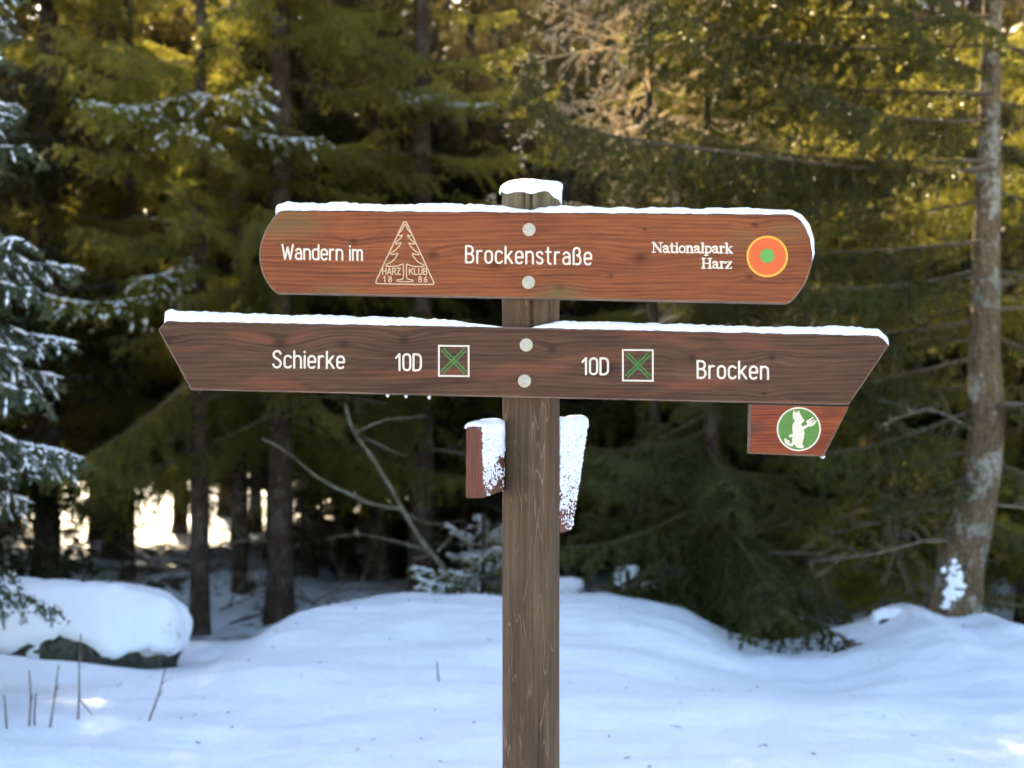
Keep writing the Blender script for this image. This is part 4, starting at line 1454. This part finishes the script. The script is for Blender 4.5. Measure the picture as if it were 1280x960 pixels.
for k, (v, ang, L, pitch) in enumerate(NEAR_BOUGHS):
    bough(T_NEAR, v, ang, L, pitch, 'near_s', k)
for k, (v, ang, L, pitch) in enumerate(((120, -60, 1.5, -6), (128, -115, 1.5, -8), (140, -20, 1.3, -10), (150, -85, 1.4, -12), (118, -140, 1.2, -6), (310, -110, 1.1, -14))):
    bough(T_SNOW, v, ang, L, pitch, 'mid_s', k)
for k, (v, ang, L, pitch) in enumerate(((120, -40, 1.0, -8), (122, -75, 1.0, -10), (126, -110, 0.8, -8))):
    bough(T_RED, v, ang, L, pitch, 'mid_s', k + 1)

# --- deeper rows
BACK = [(120, 18.5, 13, 1.9), (225, 20.5, 14, 2.1), (430, 17.2, 12.5, 1.9), (470, 22, 8.0, 2.0), (590, 19.5, 12, 1.9), (705, 17.5, 7.5, 1.0), (835, 19, 8.5, 1.2), (925, 17.2, 7.0, 0.8), (1060, 16.4, 7.2, 0.9), (1165, 15.6, 7.8, 0.9), (1215, 18, 10, 1.0), (1330, 15, 11, 1.2), (1290, 21, 13, 1.2),
        (1140, 22, 11, 1.0), (1010, 21, 9.5, 1.0), (-60, 13.2, 12, 1.2), (-70, 18, 14, 1.6), (15, 21, 14, 2.0), (900, 24, 11.5, 1.3), (760, 23, 10, 1.4), (640, 24.5, 12.5, 1.8), (380, 24, 13.5, 2.1), (300, 18.8, 12.5, 2.0), (540, 16.8, 12, 1.9), (560, 21.5, 12, 1.6), (612, 22.8, 12, 1.6), (682, 20.6, 12, 1.2), (500, 19.2, 12, 1.8), (735, 19.6, 12, 1.2), (625, 17.4, 12, 1.7), (585, 15.6, 12, 1.8), (705, 15.4, 12, 1.0), (470, 15.3, 8.0, 1.5), (320, 20.5, 13, 2.0), (282, 22.3, 13, 2.0), (345, 17.6, 10.5, 2.0), (385, 16.0, 9.5, 1.8), (140, 16.6, 10, 1.8), (545, 15.8, 12, 1.6), (500, 30, 12, 2.0), (580, 33, 12, 2.0), (650, 29, 12, 2.0), (720, 32, 12, 2.0), (800, 28.5, 12, 2.0), (455, 27, 10, 2.0), (690, 26.5, 12, 2.0),  # some trees added to keep sun spots off the foreground snow
        (-330, 14.5, 13, 1.0), (-250, 18.5, 14, 1.2), (-480, 17, 14, 1.0), (-420, 22, 15, 1.2), (-700, 19, 14, 1.0), (-170, 22.5, 14, 1.3), (-620, 14, 12, 0.8), (1480, 13, 11, 0.8), (1560, 17, 13, 0.8), (1450, 20, 13, 1.0), (-420, 12, 11, 0.8)]  # those left of the frame are unseen, added to block the sun
PLACES = [(-400, 'added unseen far beyond the left edge to block sun'), (-100, 'added unseen just beyond the left edge to block sun'), (100, 'behind the snowy boughs at the left edge'), (240, 'above the left tip of the lower board'), (390, 'behind the left end of the upper board'),
          (490, 'behind the tree emblem'), (560, 'left of the red-brown trunk above the boards'), (620, 'just left of the post top'), (700, 'straight behind the post'), (780, 'just right of the post top'), (880, 'behind the pale larch twigs'), (1030, 'behind the round orange emblem'),
          (1200, 'left of the grey trunk'), (1300, 'right of the grey trunk'), (9999, 'beyond the right edge of the view')]
ROWS = ['nearest', 'second nearest', 'third nearest', 'fourth nearest', 'fifth nearest', 'sixth nearest', 'seventh nearest', 'eighth nearest', 'farthest']
for k, (u, d, H, zb) in enumerate(BACK):
    if 480 < u < 810:                       # tree heights shaped into an opening that lets the low sun reach the right
        H = 2.5 + (d - 10) * 0.55 if d < 16 else min(2.6 + (d - 10) * 0.55 + (0.0, 0.8, -0.4)[k % 3], 13)
        if (u, d) == (705, 15.4):
            H = 6.2
    elif (u, d) in ((120, 18.5), (225, 20.5)):
        H = 10.5 if d < 19 else 9.6
    spot = next(t for lim, t in PLACES if u < lim)
    same = sorted(b[1] for b in BACK if next(t for lim, t in PLACES if b[0] < lim) == spot)
    row = ROWS[same.index(d)] if len(same) > 1 else 'only'
    spruce('spruce_tree', f'{row} of the dim spruces {spot}', u, d, H, zb, 1.55 + 0.03 * d, 0.10 + 0.02 * (k % 3), 200 + k, group='spruces deep in the stand', detail=False, bare=3 if 0 < u < 1280 else 0)

# --- knee- to head-high spruces in the undergrowth
ORD = ['first', 'second', 'third', 'fourth', 'fifth', 'sixth', 'seventh', 'eighth', 'ninth', 'tenth', 'last']
YS = ((400, 20.5, 1.3), (455, 19.5, 1.7), (520, 21, 1.5), (575, 18.5, 1.5), (380, 17.5, 0.7), (480, 16.5, 0.6), (10, 20, 1.5), (740, 16, 1.2))
for k, (u, d, H) in enumerate(YS):
    spruce('young_spruce', f'low young spruce in the undergrowth, {ORD[sorted(YS).index((u, d, H))]} from the left', u, d, H, 0.05, 0.75, 0.03, 300 + k, group='young spruces in the undergrowth', detail=False, bare=3)

# --- bare larch glowing in the sun right above the post
LM = [M['frost'], M['frost']]
LARCH = [gen_bare(950 + s, 1.1, buds=22, fine=0.002, droop=0.9, sub=0.10, bud_r=0.016, k3=0.55).mesh('branch', LM) for s in range(4)]
ld = 11.3
lx = (815 - 640) / FPX * ld
larch = link('larch_tree', None, None, (lx, ld, float(ground_z(lx, ld)) - 0.03))
tag(larch, 'bare larch with pale golden twigs glowing in the sun above the upper board', 'tree')
me, LP = ptrunk([(0, 0, -0.1), (0.03, 0, 2.0), (-0.02, 0, 4), (0, 0, 7.0)], 0.06, 0.012, M['bark'])
link('trunk', me, larch)
lr = np.random.default_rng(5)
for z in np.arange(2.7, 6.2, 0.19):
    for k in range(3):
        sc = lr.uniform(0.8, 1.5) * (1 - (z - 3.2) / 7)
        i = int(np.argmin(np.abs(LP[:, 2] - z)))
        link('branch', LARCH[lr.integers(4)], larch, tuple(LP[i]), (lr.uniform(-1, 1), math.radians(lr.uniform(-30, 12)), lr.uniform(0, 6.283)), (sc, sc, sc))

# --- small snowy sapling behind the bank
spruce('spruce_sapling', 'knee-high spruce sapling dusted with snow left of the post foot', 604, 11.0, 0.62, 0.12, 0.55, 0.02, 61, cat='sapling', bare=0, step=0.10, per=6, kinds='short_s', dip=0)
spruce('spruce_sapling', 'tiny snow-dusted sapling on the bank right of the post', 785, 10.1, 0.30, 0.04, 0.26, 0.012, 62, cat='sapling', bare=0, step=0.07, per=5, kinds='short_s', dip=5)

# ------------------------------------------------------------------ bare leaning branch, brush
def curve_branch(name, label, cat, polys, mat, d, seg=7, group=None):
    """polys: list of (pixel points, start radius, end radius, list of distances)"""
    p0 = px(polys[0][0][0][0], polys[0][0][0][1], polys[0][3][0])
    root = link(name, None, None, tuple(p0))
    tag(root, label, cat, group)
    for k, (pts, r0, r1, ds) in enumerate(polys):
        P = np.array([px(u, v, q) for (u, v), q in zip(pts, ds)]) - p0
        P = smooth_path(P, 8)
        P = P + 0.006 * np.stack([wob(P + k, 7), wob(P + 3, 7), wob(P + 8, 7)], -1)
        th = 0.72 if name == 'leaning_branch' else 1.0
        V, F = tube(P, np.linspace(r0, r1, len(P)) * th, seg)
        a = Acc()
        a.add(V, F)
        link('stem' if k == 0 else 'side_branch', a.mesh(name, [mat]), root)
    return root


M['pale_bark'] = mat_bark('pale_branch_bark', (0.11, 0.083, 0.05), (0.20, 0.155, 0.10), (0.31, 0.255, 0.175), 0.3)
curve_branch('leaning_branch', 'bare grey branch leaning up out of the snow left of the post', 'branch', [
    ([(560, 716), (538, 690), (505, 640), (470, 580), (440, 535), (432, 505)], 0.030, 0.012, [10.9, 10.9, 10.9, 10.9, 10.8, 10.7]),
    ([(500, 636), (455, 626), (400, 598), (360, 566), (328, 550)], 0.020, 0.007, [10.9, 10.8, 10.7, 10.5, 10.4]),
    ([(441, 542), (470, 528), (500, 522), (535, 520)], 0.012, 0.004, [10.8, 10.8, 10.9, 11.0]),
    ([(446, 550), (465, 550), (490, 562), (512, 570)], 0.010, 0.004, [10.8, 10.7, 10.7, 10.6]),
    ([(540, 692), (520, 698), (515, 697)], 0.016, 0.008, [10.9, 10.8, 10.7]),
    ([(546, 690), (560, 676), (590, 660), (640, 655)], 0.012, 0.004, [10.9, 10.9, 11, 11]),
    ([(535, 688), (500, 678), (452, 668), (410, 674)], 0.012, 0.004, [10.9, 10.9, 11, 11.1]),
    ([(500, 640), (540, 655), (580, 652)], 0.010, 0.004, [10.9, 11, 11.1])], M['pale_bark'], 10.9)

brush = np.random.default_rng(91)
for k, (u, d, n, lab) in enumerate(((395, 13.0, 9, 'low tangle of dead twigs beside the stout dark trunk'), (470, 14.5, 9, 'low tangle of dead twigs behind the bare leaning branch'), (250, 13.6, 8, 'low tangle of dead twigs behind the snow-capped stone'), (735, 11.2, 8, 'low tangle of dead twigs just right of the post'), (1010, 10.9, 10, 'low tangle of dead twigs under the right end of the signs'), (1150, 10.3, 8, 'low tangle of dead twigs left of the grey trunk foot'))):
    x = (u - 640) / FPX * d
    g = float(ground_z(x, d))
    r = link('brushwood', None, None, (x, d, g - 0.02))
    tag(r, lab, 'brushwood')
    for q in range(n):
        L0, bm = KIT['bare'][brush.integers(4)]
        sc = brush.uniform(0.35, 0.8)
        link('twig', bm, r, (brush.uniform(-.35, .35), brush.uniform(-.3, .3), 0.0), (brush.uniform(-2, 2), math.radians(brush.uniform(-75, -10)), brush.uniform(0, 6.283)), (sc, sc, sc))

# ------------------------------------------------------------------ snow-capped stone at the left, lumps on the bank
sd = 9.1
c = px(62, 799, sd)
stone = link('snowy_stone', None, None, (c[0], c[1], c[2]))
tag(stone, 'long dark mossy stone under a thick rounded cap of snow at the left', 'stone')


def stone_shape(scale_fn, seg=80, rings=30):
    ang = np.linspace(0, 2 * math.pi, seg, endpoint=False)
    V = []
    for q in range(rings + 1):
        ph = -0.25 * math.pi + 0.75 * math.pi * q / rings
        cr, sr = max(math.cos(ph), 0.0) ** 0.62, math.copysign(abs(math.sin(ph)) ** 0.75, math.sin(ph))
        V.append(np.stack([0.85 * cr * np.sign(np.cos(ang)) * np.abs(np.cos(ang)) ** 0.8, 0.40 * cr * np.sign(np.sin(ang)) * np.abs(np.sin(ang)) ** 0.8, np.full(seg, 0.355 * sr)], -1))
    V = np.concatenate(V)
    V = V * (1 + 0.07 * wob(V, 3.0) + 0.03 * wob(V + 4, 8.0))[:, None]
    V = scale_fn(V)
    i = np.arange(rings)[:, None] * seg
    j = np.arange(seg)[None, :]
    a = Acc()
    a.add(V, np.stack([i + j, i + (j + 1) % seg, i + seg + (j + 1) % seg, i + seg + j], -1).reshape(-1, 4))
    return a


link('stone_body', stone_shape(lambda V: V * (1 + 0.035 * wob(V, 17))[:, None] * np.array([0.97, 0.97, 0.93])).mesh('stone_body', [M['stone']]), stone)


def cap_scale(V):
    thr = 0.02 + 0.06 * wob(V * np.array([1, 1, 0]), 5.0) + 0.03 * wob(V * np.array([1, 1, 0]), 14.0) - 0.04 * sstep(0.25, 0.7, V[:, 0])
    return V * (0.93 + 0.13 * sstep(-0.02, 0.05, V[:, 2] - thr) + 0.012 * wob(V, 6.0) + 0.004 * wob(V, 22.0))[:, None]


link('snow_cap', stone_shape(cap_scale, 160, 60).mesh('snow_cap', [M['snow']]), stone)
# moss and grass tufts hanging below the snow
a = Acc()
r = np.random.default_rng(19)
n = 900
X = r.uniform(-0.85, 0.85, n)
Pq = np.stack([X, -0.37 * np.sqrt(np.clip(1 - (X / 0.9) ** 2, 0, 1)) + r.uniform(-0.03, 0.02, n), 0.02 + 0.09 * r.uniform(-1, 1, n)], -1)
V, F = needles(Pq, norm(np.stack([r.normal(size=n) * 0.4, -0.5 + 0 * X, r.normal(size=n)], -1)), r, 0.07, 0.006, 0.5)
a.add(V, F)
link('moss', a.mesh('moss', [M['needle']]), stone)
for k, (u, v, d, rx, rz, lab) in enumerate(((784, 722, 11.0, 0.10, 0.09, 'small round snow lump behind the bank right of the post'), (1112, 772, 9.7, 0.11, 0.07, 'snow hump with a dark stone tip left of the grey trunk foot'), (705, 735, 10.9, 0.14, 0.08, 'low snow lump just right of the post'))):
    q = px(u, v, d)
    o = snow_lump('snow_lump', (q[0], q[1], q[2]), rx, rx * 0.9, rz, 20 + k, None, 'snow', 0.15)
    tag(o, lab, 'snow')
    if k == 1:
        snow_lump('stone', (-0.05, -0.09, -0.04), 0.06, 0.04, 0.035, 33, o, 'stone', 0.2)

# ------------------------------------------------------------------ dry stalks in the foreground snow
wr = np.random.default_rng(12)
for k, (pts, sidep, lab) in enumerate((
        ([(37, 908), (38, 870), (37, 838)], [[(38, 880), (42, 868)]], 'thin dry stalk, second from the left edge in the snow'),
        ([(44, 908), (43, 888), (45, 866)], [], 'shortest dry stalk, third from the left edge in the snow'),
        ([(63, 910), (68, 870), (75, 832)], [[(69, 868), (74, 856)]], 'dry stalk leaning right, fourth from the left edge'),
        ([(98, 900), (99, 850), (101, 792)], [[(98, 872), (117, 893)], [(100, 826), (105, 812)]], 'tallest dry stalk with a bent side twig in the snow'),
        ([(187, 900), (198, 868), (209, 836)], [[(196, 874), (204, 864)], [(203, 856), (210, 850)]], 'dry stalk leaning right, farthest right of the row'),
        ([(9, 912), (7, 890), (5, 868)], [], 'dry stalk nearest the left edge of the snow'),
        ([(549, 852), (547, 838), (546, 826)], [], 'tiny dry stalk left of the post in the snow'))):
    u, v = pts[0]
    dd = 6.0
    for it in range(400):
        q = px(u, v, dd)
        if q[2] <= float(ground_z(q[0], q[1])):
            break
        dd += 0.01
    base = px(u, v, dd)
    polys = [([(p[0], p[1]) for p in pts], 0.0052, 0.0028, [dd] * len(pts))]
    for sp in sidep:
        polys.append((sp, 0.0032, 0.002, [dd] * len(sp)))
    curve_branch('dry_stalk', lab, 'dry stalk', polys, M['stalk'], dd, 5, 'dry stalks in the snow')

# ------------------------------------------------------------------ far wood beyond the clearing
def far_wood():
    rng = np.random.default_rng(55)
    a = Acc()
    for k in range(600):
        d = rng.uniform(64, 125)
        x = rng.uniform(-0.62, 0.62) * d
        g = float(ground_z(x, d))
        H = rng.uniform(13, 18)
        n = 320
        f = rng.uniform(0, 1, n) ** 0.8
        z = g + 1.0 + f * (H - 1)
        R = 2.6 * (1 - f) ** 0.8 * np.sqrt(rng.uniform(0.1, 1, n)) + 0.1
        th = rng.uniform(0, 6.283, n)
        P = np.stack([x + R * np.cos(th), d + R * np.sin(th), z], -1)
        A = norm(np.stack([np.cos(th), np.sin(th), np.full(n, -0.5)], -1))
        V, F = needles(P, A, rng, 1.5, 0.55, 0.4)
        a.add(V, F, 0)
        V, F = tube(np.array([[x, d, g - 0.2], [x, d, g + H * 0.6]]), [0.2, 0.08], 5)
        a.add(V, F, 1)
    o = link('far_wood', a.mesh('far_wood', [M['needle_far_shade'], M['bark']], smooth=False))
    tag(o, 'dark mass of distant spruce wood beyond the sunlit clearing', 'wood', kind='stuff')


far_wood()


def litter():
    rng = np.random.default_rng(66)
    a = Acc()
    for k in range(230):
        y = 4.6 + 6.2 * rng.uniform() ** 0.7
        x = rng.uniform(-0.42, 0.42) * y
        z = float(ground_z(x, y)) + 0.003
        l = rng.uniform(0.008, 0.03) if rng.uniform() < 0.95 else rng.uniform(0.04, 0.10)
        th = rng.uniform(0, 6.283)
        d = np.array([math.cos(th), math.sin(th), rng.uniform(-0.05, 0.25)]) * l
        p = np.array([x, y, z])
        V, F = tube(np.array([p, p + d * 0.5 + rng.normal(size=3) * 0.002, p + d]), np.array([0.0016, 0.0022, 0.001]) * rng.uniform(0.7, 1.6), 4)
        a.add(V, F)
    o = link('needle_litter', a.mesh('needle_litter', [M['stalk']]))
    tag(o, 'scattered needles and crumbs of bark lying on the snow', 'litter', kind='stuff')


litter()
